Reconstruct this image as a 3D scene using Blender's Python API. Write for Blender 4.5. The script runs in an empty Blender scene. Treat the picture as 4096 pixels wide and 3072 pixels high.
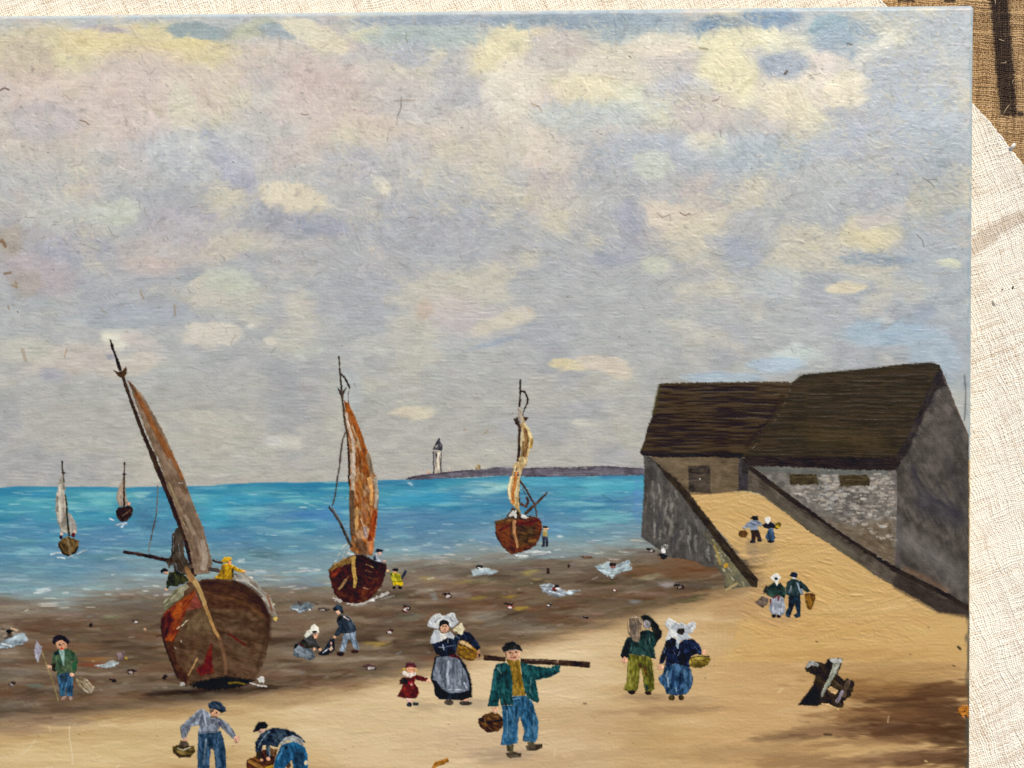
import bpy, math, random
import numpy as np
from mathutils import Vector

# ------------------------------------------------------------------ camera, light, exposure
scene = bpy.context.scene
PX = 0.48 / 4096            # metres on the painting for one pixel of the 4096 px wide photograph
ZF = 0.020                  # height of the painted face above the ground
DIST = 0.52                 # lens to painted face
cam_d = bpy.data.cameras.new('camera')
cam_d.sensor_width = 36.0
cam_d.lens = 36.0 * DIST / 0.48
cam_d.clip_start, cam_d.clip_end = 0.01, 100.0
cam = bpy.data.objects.new('camera', cam_d)
cam.location = (0, 0, ZF + DIST)
scene.collection.objects.link(cam)
scene.camera = cam

SUN = Vector((0.42, 0.86, 0.90)).normalized()
world = bpy.data.worlds.new('World')
scene.world = world
world.use_nodes = True
wn = world.node_tree
bg = wn.nodes['Background']
sky = wn.nodes.new('ShaderNodeTexSky')
sky.sky_type = 'NISHITA'
sky.sun_disc = False
sky.sun_elevation = math.asin(SUN.z)
sky.sun_rotation = math.atan2(SUN.x, SUN.y)
wn.links.new(sky.outputs[0], bg.inputs[0])
bg.inputs[1].default_value = 0.10
sun_d = bpy.data.lights.new('sun', 'SUN')
sun_d.energy = 3.6
sun_d.angle = math.radians(0.55)
sun_d.color = (1.0, 0.95, 0.87)
sun = bpy.data.objects.new('sun', sun_d)
sun.rotation_euler = (-SUN).to_track_quat('-Z', 'Y').to_euler()
sun.location = SUN * 3
scene.collection.objects.link(sun)
scene.view_settings.view_transform = 'Standard'
scene.view_settings.look = 'None'
scene.view_settings.exposure = 0.10
scene.view_settings.gamma = 1.0
scene.view_settings.use_curve_mapping = False
GAIN = np.array((1.07, 1.092, 1.152), np.float32)      # display value of a white matte surface under this light
OFFS = np.array((.0086, .0096, .0118), np.float32)     # and of the paint's own sheen

# ------------------------------------------------------------------ helpers
rng = np.random.default_rng(7)
random.seed(7)
TAB = rng.random((8, 256, 256)).astype(np.float32)


def vn(u, v, k=0):
    """smooth value noise 0..1 at arbitrary coordinates"""
    t = TAB[k % 8]
    o = (k // 8) * 37.3
    u = np.asarray(u, np.float32) + o
    v = np.asarray(v, np.float32) + o * 1.7
    iu = np.floor(u).astype(np.int32)
    iv = np.floor(v).astype(np.int32)
    fu = u - iu
    fv = v - iv
    fu = fu * fu * (3 - 2 * fu)
    fv = fv * fv * (3 - 2 * fv)
    a, b, c, d = iu & 255, (iu + 1) & 255, iv & 255, (iv + 1) & 255
    return (t[a, c] * (1 - fu) + t[b, c] * fu) * (1 - fv) + (t[a, d] * (1 - fu) + t[b, d] * fu) * fv


def fbm(u, v, k=0, n=4):
    s, a, tot = 0, 1.0, 0
    for i in range(n):
        s = s + a * vn(u * 2 ** i, v * 2 ** i, k + i)
        tot += a
        a *= 0.55
    return s / tot


def sstep(x, a, b):
    t = np.clip((x - a) / (b - a), 0, 1)
    return t * t * (3 - 2 * t)


def hexc(h):
    return np.array([int(h[i:i + 2], 16) for i in (0, 2, 4)], np.float32)


def albedo(c):
    """display colour 0..255 -> surface colour"""
    c = np.clip(c / 255.0, 0, 1)
    lin = np.where(c <= 0.04045, c / 12.92, ((c + 0.055) / 1.055) ** 2.4)
    return np.clip((lin - OFFS) / GAIN, 0.0015, 0.93)


def X_(x):
    return (x - 2048.0) * PX


def Y_(y):
    return (1536.0 - y) * PX


COL = scene.collection


def link(o, parent=None):
    COL.objects.link(o)
    if parent is not None:
        o.parent = parent
    return o


def grid_mesh(name, vx, vy, vz, col, quads, mats, parent=None, mat_ids=None, smooth=True):
    """mesh object from flat arrays and an (n,4) array of vertex indices (unused vertices dropped)"""
    used, inv = np.unique(quads.ravel(), return_inverse=True)
    n, f = len(used), len(quads)
    me = bpy.data.meshes.new(name)
    me.vertices.add(n)
    co = np.empty((n, 3), np.float32)
    co[:, 0], co[:, 1], co[:, 2] = vx[used], vy[used], vz[used]
    me.vertices.foreach_set('co', co.ravel())
    me.loops.add(f * 4)
    me.loops.foreach_set('vertex_index', inv.astype(np.int32))
    me.polygons.add(f)
    me.polygons.foreach_set('loop_start', np.arange(0, f * 4, 4, dtype=np.int32))
    me.polygons.foreach_set('loop_total', np.full(f, 4, np.int32))
    me.polygons.foreach_set('use_smooth', np.full(f, smooth, bool))
    for m in mats:
        me.materials.append(m)
    if mat_ids is not None:
        me.polygons.foreach_set('material_index', mat_ids.astype(np.int32))
    at = me.color_attributes.new('Col', 'FLOAT_COLOR', 'POINT')
    rgba = np.ones((n, 4), np.float32)
    rgba[:, :3] = col[used]
    at.data.foreach_set('color', rgba.ravel())
    me.update(calc_edges=True)
    me.validate()
    o = bpy.data.objects.new(name, me)
    return link(o, parent)


def cell_quads(ny, nx):
    i = np.arange(ny - 1)[:, None] * nx + np.arange(nx - 1)[None, :]
    # wound so that normals face the camera (+Z) when y grows downwards in the picture
    return np.stack([i, i + nx, i + nx + 1, i + 1], -1)


# ------------------------------------------------------------------ materials
def base_mat(name, rough, spec):
    m = bpy.data.materials.new(name)
    m.use_nodes = True
    nt = m.node_tree
    b = nt.nodes['Principled BSDF']
    b.inputs['Roughness'].default_value = rough
    b.inputs['Specular IOR Level'].default_value = spec
    a = nt.nodes.new('ShaderNodeAttribute')
    a.attribute_name = 'Col'
    nt.links.new(a.outputs['Color'], b.inputs['Base Color'])
    return m, nt, b


def paint_material():
    m, nt, b = base_mat('oil_paint', 0.46, 0.28)
    tc = nt.nodes.new('ShaderNodeTexCoord')
    # canvas weave showing through the paint film
    heights = []
    for axis, per in (('X', 0.00062), ('Y', 0.00066)):
        mp = nt.nodes.new('ShaderNodeMapping')
        nt.links.new(tc.outputs['Object'], mp.inputs['Vector'])
        w = nt.nodes.new('ShaderNodeTexWave')
        w.wave_type = 'BANDS'
        w.bands_direction = axis
        w.inputs['Scale'].default_value = 0.314 / per
        w.inputs['Distortion'].default_value = 1.2
        w.inputs['Detail'].default_value = 1.0
        w.inputs['Detail Scale'].default_value = 0.4
        nt.links.new(mp.outputs[0], w.inputs['Vector'])
        heights.append(w)
    add = nt.nodes.new('ShaderNodeMath')
    add.operation = 'ADD'
    nt.links.new(heights[0].outputs['Fac'], add.inputs[0])
    nt.links.new(heights[1].outputs['Fac'], add.inputs[1])
    bmp = nt.nodes.new('ShaderNodeBump')
    bmp.inputs['Strength'].default_value = 0.3
    bmp.inputs['Distance'].default_value = 0.00004
    nt.links.new(add.outputs[0], bmp.inputs['Height'])
    ns = nt.nodes.new('ShaderNodeTexNoise')
    ns.inputs['Scale'].default_value = 1500
    ns.inputs['Detail'].default_value = 3
    nt.links.new(tc.outputs['Object'], ns.inputs['Vector'])
    bmp2 = nt.nodes.new('ShaderNodeBump')
    bmp2.inputs['Strength'].default_value = 0.6
    bmp2.inputs['Distance'].default_value = 0.00020
    nt.links.new(ns.outputs['Fac'], bmp2.inputs['Height'])
    nt.links.new(bmp.outputs[0], bmp2.inputs['Normal'])
    nt.links.new(bmp2.outputs[0], b.inputs['Normal'])
    ns2 = nt.nodes.new('ShaderNodeTexNoise')
    ns2.inputs['Scale'].default_value = 90
    ns2.inputs['Detail'].default_value = 4
    nt.links.new(tc.outputs['Object'], ns2.inputs['Vector'])
    mr = nt.nodes.new('ShaderNodeMapRange')
    mr.inputs['To Min'].default_value = 0.26
    mr.inputs['To Max'].default_value = 0.50
    nt.links.new(ns2.outputs['Fac'], mr.inputs['Value'])
    nt.links.new(mr.outputs[0], b.inputs['Roughness'])
    return m


def cloth_material(name, period, angle, coarse):
    m, nt, b = base_mat(name, 0.92, 0.12)
    b.inputs['Sheen Weight'].default_value = 0.12
    if coarse:                      # outside the woven strips: weave as bump only
        tc = nt.nodes.new('ShaderNodeTexCoord')
        mp = nt.nodes.new('ShaderNodeMapping')
        mp.inputs['Rotation'].default_value = (0, 0, angle)
        nt.links.new(tc.outputs['Object'], mp.inputs['Vector'])
        prod = nt.nodes.new('ShaderNodeMath')
        prod.operation = 'MULTIPLY'
        for k, ax in enumerate('XY'):
            w = nt.nodes.new('ShaderNodeTexWave')
            w.bands_direction = ax
            w.inputs['Scale'].default_value = 0.314 / period
            w.inputs['Distortion'].default_value = 0.6
            nt.links.new(mp.outputs[0], w.inputs['Vector'])
            nt.links.new(w.outputs['Fac'], prod.inputs[k])
        bmp = nt.nodes.new('ShaderNodeBump')
        bmp.inputs['Strength'].default_value = 0.8
        bmp.inputs['Distance'].default_value = 0.0004
        nt.links.new(prod.outputs[0], bmp.inputs['Height'])
        nt.links.new(bmp.outputs[0], b.inputs['Normal'])
    return m


M_PAINT = paint_material()
# ------------------------------------------------------------------ the painted ground: sky, sea, mud flat, sand
CELL = 4.0
GX0, GY0 = -1320.0, 14.0
gx = np.arange(GX0, 3896.1, CELL)
gy = np.arange(GY0, 3958.1, CELL)
NX, NY = len(gx), len(gy)
GX, GY = np.meshgrid(gx.astype(np.float32), gy.astype(np.float32))


def line_y(pts, x):
    p = np.array(pts, np.float32)
    return np.interp(x, p[:, 0], p[:, 1])


HORIZON = [(-1320, 1952), (0, 1948), (400, 1950), (800, 1944), (1100, 1932), (1400, 1926), (1640, 1918), (2000, 1906), (2570, 1900), (3900, 1895)]
SHORE = [(-1320, 2420), (0, 2400), (250, 2420), (420, 2375), (650, 2365), (1000, 2345), (1300, 2345), (1650, 2255), (2000, 2225), (2300, 2225), (2570, 2175), (3900, 2100)]
SANDLINE = [(-1320, 2990), (0, 2905), (400, 2862), (800, 2822), (1111, 2782), (1450, 2735), (1667, 2690), (1850, 2640), (2037, 2590), (2250, 2540), (2481, 2480), (2700, 2420), (2870, 2372), (2960, 2335), (3040, 2290), (3060, 1900), (3900, 1900)]
RAMP = [(2745, 1966), (2994, 1962), (3042, 1975), (3150, 2056), (3374, 2214), (3736, 2434), (3890, 2450), (3890, 2650), (2900, 2650), (3040, 2300), (2862, 2108)]


def inside(X, Y, pts):
    r = np.zeros(X.shape, bool)
    for (x1, y1), (x2, y2) in zip(pts, pts[1:] + pts[:1]):
        if y1 == y2:
            continue
        c = ((y1 <= Y) != (y2 <= Y)) & (X < (x2 - x1) * (Y - y1) / (y2 - y1) + x1)
        r ^= c
    return r


hy = line_y(HORIZON, GX) + (vn(GX / 70, GX * 0, 3) - .5) * 7
sh = line_y(SHORE, GX)
sl = line_y(SANDLINE, GX)
ramp = inside(GX, GY, RAMP)


def mix(a, b, t):
    return a + (b - a) * t[..., None]


def ramp_col(v, stops):
    pos = [s[0] for s in stops]
    cs = np.array([hexc(s[1]) for s in stops])
    return np.stack([np.interp(v, pos, cs[:, i]) for i in range(3)], -1).astype(np.float32)


# ---- sky
wx = (fbm(GX / 160, GY / 130, 0, 3) - .5) * 150
wy = (fbm(GX / 150, GY / 120, 3, 3) - .5) * 110
wx2 = (vn(GX / 34, GY / 30, 5) - .5) * 44
wy2 = (vn(GX / 34, GY / 26, 6) - .5) * 34
SX, SY = GX + wx + wx2, GY + wy + wy2
C = ramp_col(GY, [(0, 'a9adab'), (300, 'b7b1a8'), (650, 'b1b0ac'), (1000, 'aaabab'), (1350, 'adaeac'), (1700, 'b4b2aa'), (1900, 'b7b3a9')])
C = mix(C, hexc('bfb2a4'), sstep(fbm(GX / 300, GY / 220, 9, 3), .40, .60) * (1 - sstep(GX, 1700, 2500)) * sstep(GY, 90, 220) * (1 - sstep(GY, 480, 760)) * .9)
C = mix(C, hexc('a7b1b7'), sstep(GX, 2900, 3800) * 0.55)
m1 = fbm(GX / 330, GY / 250, 11, 4)
C = mix(C, hexc('a0a2a8'), sstep(m1, .50, .66) * .5)
m2 = fbm(GX / 260, GY / 190, 17, 4)
C = mix(C, hexc('c9c2ae'), sstep(m2, .53, .70) * .62 * (1 - sstep(GY, 900, 1900) * .55))
m3 = fbm(GX / 210, GY / 150, 21, 4)
C = mix(C, hexc('bdaea6'), sstep(m3, .54, .70) * .5 * (1 - sstep(GY, 700, 1300)))


def blob(x, y, rx, ry, ang, col, st=1.0, e=.35):
    """soft-edged patch of colour with a worked, uneven outline"""
    global C
    R = max(rx, ry) * 1.9 + 120
    j0, j1 = max(0, int((x - R - GX0) / CELL)), min(NX, int((x + R - GX0) / CELL))
    i0, i1 = max(0, int((y - R - GY0) / CELL)), min(NY, int((y + R - GY0) / CELL))
    if j1 <= j0 or i1 <= i0:
        return
    s = (slice(i0, i1), slice(j0, j1))
    a = math.radians(ang)
    k = min(1.0, min(rx, ry) / 90)
    dx = GX[s] + (wx[s] * .45 + wx2[s] * .9) * k - x
    dy = GY[s] + (wy[s] * .45 + wy2[s] * .9) * k - y
    u = dx * math.cos(a) + dy * math.sin(a)
    v = -dx * math.sin(a) + dy * math.cos(a)
    d = np.sqrt((u / rx) ** 2 + (v / ry) ** 2)
    t = (1 - sstep(d, 1 - e, 1 + e * .6)) * st
    C[s] = mix(C[s], hexc(col), t)


PK, CR, YC, BL, LV, GR, PL = 'bfb0a6', 'cdc4ab', 'c9bb90', '8fa0a8', '9799a3', 'a3aaa6', 'd4ccb9'
for b in [
    (200, 190, 330, 120, 0, 'c2b693', .7), (560, 150, 330, 90, 0, YC, .8), (270, 290, 110, 70, 60, 'cac29e', .7), (760, 210, 200, 70, 0, YC, .8),
    (110, 250, 110, 120, 20, 'b3a597', .8), (350, 420, 330, 150, 10, PK, .75), (640, 330, 260, 130, 20, PK, .7), (150, 480, 160, 90, 0, LV, .35),
    (800, 105, 140, 42, 5, '8a9698', .95, .15), (1010, 95, 120, 40, -20, 'a9aa92', .7), (420, 90, 110, 18, 8, '9a93a0', .7), (1150, 110, 120, 40, 10, '8f9aa0', .8, .25),
    (740, 480, 60, 190, -18, 'c6c0ae', .8, .25), (870, 620, 42, 150, -30, LV, .75), (950, 690, 60, 90, -35, '9a9aab', .6), (800, 620, 300, 110, 0, 'aeb2b6', .6),
    (1260, 130, 150, 60, 25, CR, .85, .2), (1480, 130, 90, 40, 0, 'd0c9a8', .8), (1180, 290, 150, 80, 10, PK, .6), (1330, 350, 200, 110, 20, 'b9a9a2', .8),
    (1250, 430, 190, 90, 0, 'bdb0a8', .7), (1700, 140, 260, 70, 0, '9fa9a6', .9), (1750, 60, 420, 26, 0, '8e98a2', .9), (1640, 210, 90, 60, 0, '9ca0aa', .6),
    (1990, 200, 130, 90, -40, 'd0c6a2', .85), (2050, 360, 120, 150, 0, PL, .7), (2100, 110, 110, 34, 0, 'd6cca8', .9), (1560, 380, 160, 90, 0, 'b3ada8', .6),
    (1180, 800, 150, 75, 15, 'd2c7b0', .9, .2), (1120, 880, 160, 50, 25, LV, .6), (1290, 900, 140, 50, 10, '989cab', .6), (1530, 740, 44, 30, 30, PL, .8, .2),
    (1400, 650, 140, 90, 0, 'a4a5ae', .6), (1700, 900, 260, 140, 0, 'a5a7ac', .7), (1640, 620, 130, 80, 0, 'b5b2b0', .6), (1900, 560, 200, 130, 20, 'bfb6a8', .7),
    (2340, 70, 420, 44, 0, '87949e', .95), (2560, 130, 210, 50, 0, '94a0a4', .9), (2880, 92, 120, 46, 0, '6d8296', .95, .3), (3080, 60, 130, 40, 0, '7389a0', .9),
    (2250, 170, 150, 70, 20, PK, .5), (2650, 170, 170, 60, 0, 'd2c8b4', .85), (2960, 150, 200, 50, -5, 'd6cfae', .9), (2900, 320, 130, 170, 0, 'd4cca8', .85),
    (2450, 300, 190, 90, 10, 'c9c0ae', .75), (2400, 370, 240, 70, 10, 'd2c8a6', .7), (2720, 380, 150, 100, 0, 'a8abb4', .6), (2620, 430, 200, 60, 25, 'c4c6b4', .6),
    (2830, 460, 130, 100, 0, 'baaea8', .7), (2350, 460, 250, 60, 0, 'aab4b2', .6), (2180, 600, 150, 90, 20, 'c9bfae', .7), (2850, 580, 110, 50, 10, 'd6cdb4', .8),
    (3170, 200, 130, 70, 0, 'cdc9b2', .85), (3330, 120, 110, 70, 0, '879fa8', .9, .25), (3300, 190, 50, 40, 0, '8e8f98', .8), (3400, 160, 190, 80, 0, '93a0aa', .8),
    (3590, 130, 90, 40, -38, 'd3d0bc', .9, .2), (3500, 200, 110, 40, -35, 'cfccc0', .8), (3250, 260, 150, 60, 0, 'cfc4b8', .85), (3190, 360, 160, 100, 10, 'd8cdb8', .8),
    (3380, 350, 100, 80, 0, 'd9ceb4', .85, .2), (3130, 260, 110, 60, 0, '8d98a6', .8), (3250, 490, 110, 60, 45, 'd2ccb4', .85, .2), (3100, 400, 120, 80, 0, 'd4cbb0', .6),
    (3640, 330, 200, 160, 0, 'a3a9b0', .8), (3700, 520, 160, 200, 0, 'a9b1b8', .7), (3420, 560, 220, 90, 0, 'a6abb2', .8), (3700, 90, 170, 60, 0, 'a7adb0', .7),
    (3740, 700, 120, 200, 0, '9fa5a8', .7), (3050, 620, 220, 90, 0, 'a2acb2', .7), (2600, 620, 260, 90, 0, 'a3a9b0', .7), (2620, 660, 90, 60, 0, 'c2c6b2', .6),
    (2690, 860, 150, 62, 10, 'cfc3b2', .95, .18), (2780, 910, 150, 40, -18, 'cdc4b0', .85, .2), (2520, 880, 70, 90, 0, '9c9ea9', .8), (2450, 1010, 110, 60, 0, '9b9fa9', .7),
    (2240, 830, 130, 90, 0, 'c0b9ae', .6), (2620, 1060, 70, 40, 10, 'c2c3ae', .7), (2950, 1010, 90, 80, 0, '989fac', .6),
    (3470, 935, 150, 72, 0, 'ccc3a8', .95, .3), (3470, 940, 70, 42, 0, 'd2c6a2', .7), (3520, 870, 120, 40, -18, 'bdb6b0', .8), (3800, 1052, 54, 20, 3, 'cfcfb6', .95, .2),
    (3500, 1040, 170, 30, 0, '8f9ba8', .85), (3385, 1150, 84, 26, -4, 'd6cab0', .95, .2), (3250, 980, 30, 20, 0, 'cdc9a6', .7), (3120, 1130, 110, 70, 0, 'b6bdbc', .6),
    (3650, 1290, 130, 40, -35, '97a0ac', .8), (3560, 1330, 200, 60, 0, 'a3b6c2', .8), (3180, 1420, 110, 44, 0, 'c4cbc6', .85), (3100, 1460, 120, 34, 0, 'a9bccb', .8),
    (3560, 1290, 60, 16, -30, '8f939c', .7), (3550, 1280, 40, 14, 0, 'd0d0c4', .6), (3740, 1430, 110, 120, 0, 'a6b4be', .8), (2900, 1510, 170, 26, 0, 'a8bccb', .7),
    (2270, 1460, 80, 26, 5, 'd6c9a6', .95, .18), (2400, 1448, 110, 34, 6, 'cfc4b4', .95, .18), (2470, 1485, 60, 34, 20, 'c9beac', .9, .2), (2070, 1265, 70, 42, 0, 'cfc5b4', .8, .25),
    (1850, 1270, 190, 85, 8, 'bab2b0', .85), (1990, 1300, 110, 34, -18, 'c9c1ac', .7), (1980, 1370, 120, 12, -15, '98a2b0', .7), (1690, 1240, 36, 50, 30, 'b9a48e', .5),
    (1650, 1652, 88, 25, 4, 'd2c8b2', .95, .15), (1690, 1640, 44, 20, 0, 'd6cdb6', .7), (2345, 1690, 66, 15, 5, 'c9c6b8', .9, .2), (1145, 1770, 64, 34, 10, 'cfcabc', .8, .3), (1090, 1765, 40, 24, 0, 'd6d3cc', .7),
    (850, 1335, 130, 52, -4, 'cbc4b6', .9, .2), (1000, 1300, 14, 10, 0, 'd9d3c4', .7), (460, 1350, 60, 50, 0, 'd8d4c2', .9), (560, 1370, 90, 44, 20, 'c6beb6', .8), (520, 1460, 150, 50, -8, 'c9c0b2', .8, .25),
    (270, 1440, 200, 70, -10, 'c2b9ae', .75), (100, 1400, 120, 60, 0, 'c4c0b0', .6), (440, 1430, 26, 14, 20, '8b8c9a', .7), (200, 1500, 60, 34, 0, 'a1a2ae', .6),
    (1080, 1360, 30, 18, 0, 'cdc7b8', .9, .3), (1240, 1400, 70, 26, -20, 'b9bcb2', .7), (1500, 1380, 120, 40, 0, 'bcbab2', .7),
    (700, 1000, 260, 70, 0, 'bdb3ac', .7), (600, 1060, 130, 40, 0, 'c6b6aa', .6), (160, 1100, 150, 90, 20, 'b1a6a8', .7), (300, 1000, 170, 60, 0, 'a0a2ae', .6),
    (920, 1120, 110, 60, 0, 'bcc2b4', .7), (450, 850, 120, 60, 0, 'c6c8b4', .6), (1000, 960, 110, 44, 15, 'c2bcae', .7), (760, 900, 200, 80, 0, 'b1acb0', .6), (250, 860, 200, 90, 0, 'bcbeb6', .6),
    (40, 960, 60, 70, 0, 'a3917c', .5), (100, 1130, 60, 60, 0, 'a69a86', .4), (520, 1260, 260, 60, 0, 'a1a7ae', .7), (1400, 1560, 60, 90, 0, 'aab8be', .4),
]:
    blob(*b)
C = C + (fbm(GX / 46, GY / 26, 26, 3) - .5)[..., None] * np.array([26, 24, 22], np.float32)
C = C * (1 + .085 * (1 - sstep(GY, 350, 1000)) + .055 * (1 - sstep(GY, 1250, 1650)))[..., None]  # brightness gradient put into the sky pigment, lighter towards the top
dry = vn(GX / 13 + wx2 * .05, GY / 9, 1) * .5 + vn(GX / 6.5, GY / 5.5, 4) * .5
C = C + ((dry - .5) * (.95 - .5 * sstep(GY, 700, 1300)))[..., None] * np.array([30, 28, 27], np.float32)
C = mix(C, hexc('cfc5ab'), sstep(dry + (m2 - .5) * 1.3, .60, .82) * .45 * (1 - sstep(GY, 800, 1500)))
C = mix(C, hexc('8f8b86'), sstep(vn(GX / 18, GY / 12, 7) * .6 + vn(GX / 7, GY / 6, 2) * .4, .66, .86) * .40 * (1 - .5 * sstep(GY, 900, 1500)))

# ---- sea
depth = (GY - hy) / np.maximum(sh - hy, 1)
wob = (fbm(GX / 240, GY / 44, 30, 4) - .5)
sea = ramp_col(depth + wob * .30, [(0, '37819f'), (.05, '4490a8'), (.16, '4f9bac'), (.3, '4a8da8'), (.48, '5789a4'), (.66, '678e9e'), (.82, '7c969e'), (.95, '8b9694'), (1.1, '88857a')])
s1 = fbm(GX / 150, GY / 13, 34, 4)
sea = mix(sea, hexc('8fc6c6'), sstep(s1, .56, .74) * .62 * (1 - sstep(depth, .5, .9) * .5))
s2 = fbm(GX / 190, GY / 16, 38, 4)
sea = mix(sea, hexc('2f7a9f'), sstep(s2, .55, .72) * .55 * (1 - sstep(depth, .3, .75)))
s3 = fbm(GX / 120, GY / 10, 41, 4)
sea = mix(sea, hexc('a9bfc6'), sstep(s3, .60, .75) * .55 * sstep(depth, .25, .9))
sea = mix(sea, hexc('5c7fa2'), sstep(fbm(GX / 260, GY / 90, 44, 3), .5, .7) * .35)
edge = sstep(GY - hy, -3, 3)
C = mix(C, sea, edge)
C = mix(C, hexc('2f80a8'), np.exp(-((GY - hy - 4) / 5) ** 2) * .5 * (vn(GX / 60, GX * 0, 2) > .35))

# ---- mud flat
mn = fbm(GX / 210, GY / 26, 50, 4)
mud = ramp_col(mn, [(.25, '4a3a2d'), (.42, '61503f'), (.55, '6e5b48'), (.68, '82705d'), (.8, '998a77')])
mud = mix(mud, hexc('684834'), sstep(fbm(GX / 300, GY / 40, 54, 3), .52, .7) * .5)
mud = mix(mud, hexc('5c564a'), sstep(fbm(GX / 260, GY / 60, 57, 3), .52, .7) * .45)
mud = mix(mud, hexc('8b8376'), (1 - sstep(GY - sh, 0, 150)) * .55)
shw = (fbm(GX / 170, GY / 12, 60, 4) - .5) * 120
C = mix(C, mud, sstep(GY - sh + shw, -34, 34))

# ---- sand
sd_ = GY - sl + (fbm(GX / 240, GY / 18, 63, 4) - .5) * 66
sand = ramp_col(fbm(GX / 330, GY / 46, 66, 4), [(.25, 'b39363'), (.45, 'c6a878'), (.6, 'd2b688'), (.8, 'dcc59c')])
sand = mix(sand, hexc('dac09a'), sstep(GX, 1000, 1500) * (1 - sstep(GX, 2300, 2700)) * .55)
sand = mix(sand, hexc('c79f6c'), sstep(GX, 2300, 3000) * sstep(GY, 2350, 2600) * .75)
sand = mix(sand, hexc('d0a96c'), ramp * .8)
C = mix(C, sand, np.where(GX > 3042, 1.0, sstep(sd_, -16, 34)) * (sl < GY + 60))
C = np.where(ramp[..., None], sand, C)
band = np.exp(-((sd_ - 6) / 34) ** 2) * (GX < 2950)
C = mix(C, hexc('a98a64'), band * .6)


def patch(x, y, rx, ry, ang, col, st=.8, e=.6, sy=.35):
    """streaky horizontal patch of colour on the beach or sea"""
    global C
    R = max(rx, ry) * 1.7 + 80
    j0, j1 = max(0, int((x - R - GX0) / CELL)), min(NX, int((x + R - GX0) / CELL))
    i0, i1 = max(0, int((y - R - GY0) / CELL)), min(NY, int((y + R - GY0) / CELL))
    s = (slice(i0, i1), slice(j0, j1))
    a = math.radians(ang)
    dx, dy = GX[s] - x, GY[s] - y
    u = dx * math.cos(a) + dy * math.sin(a)
    v = -dx * math.sin(a) + dy * math.cos(a)
    q = (vn(u / 60, v / 7, 1) - .5) * sy * 2 + (vn(u / 26, v / 4, 4) - .5) * sy
    d = np.sqrt((u / rx) ** 2 + (v / ry) ** 2) + q
    C[s] = mix(C[s], hexc(col), (1 - sstep(d, 1 - e, 1 + e * .4)) * st)


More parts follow.
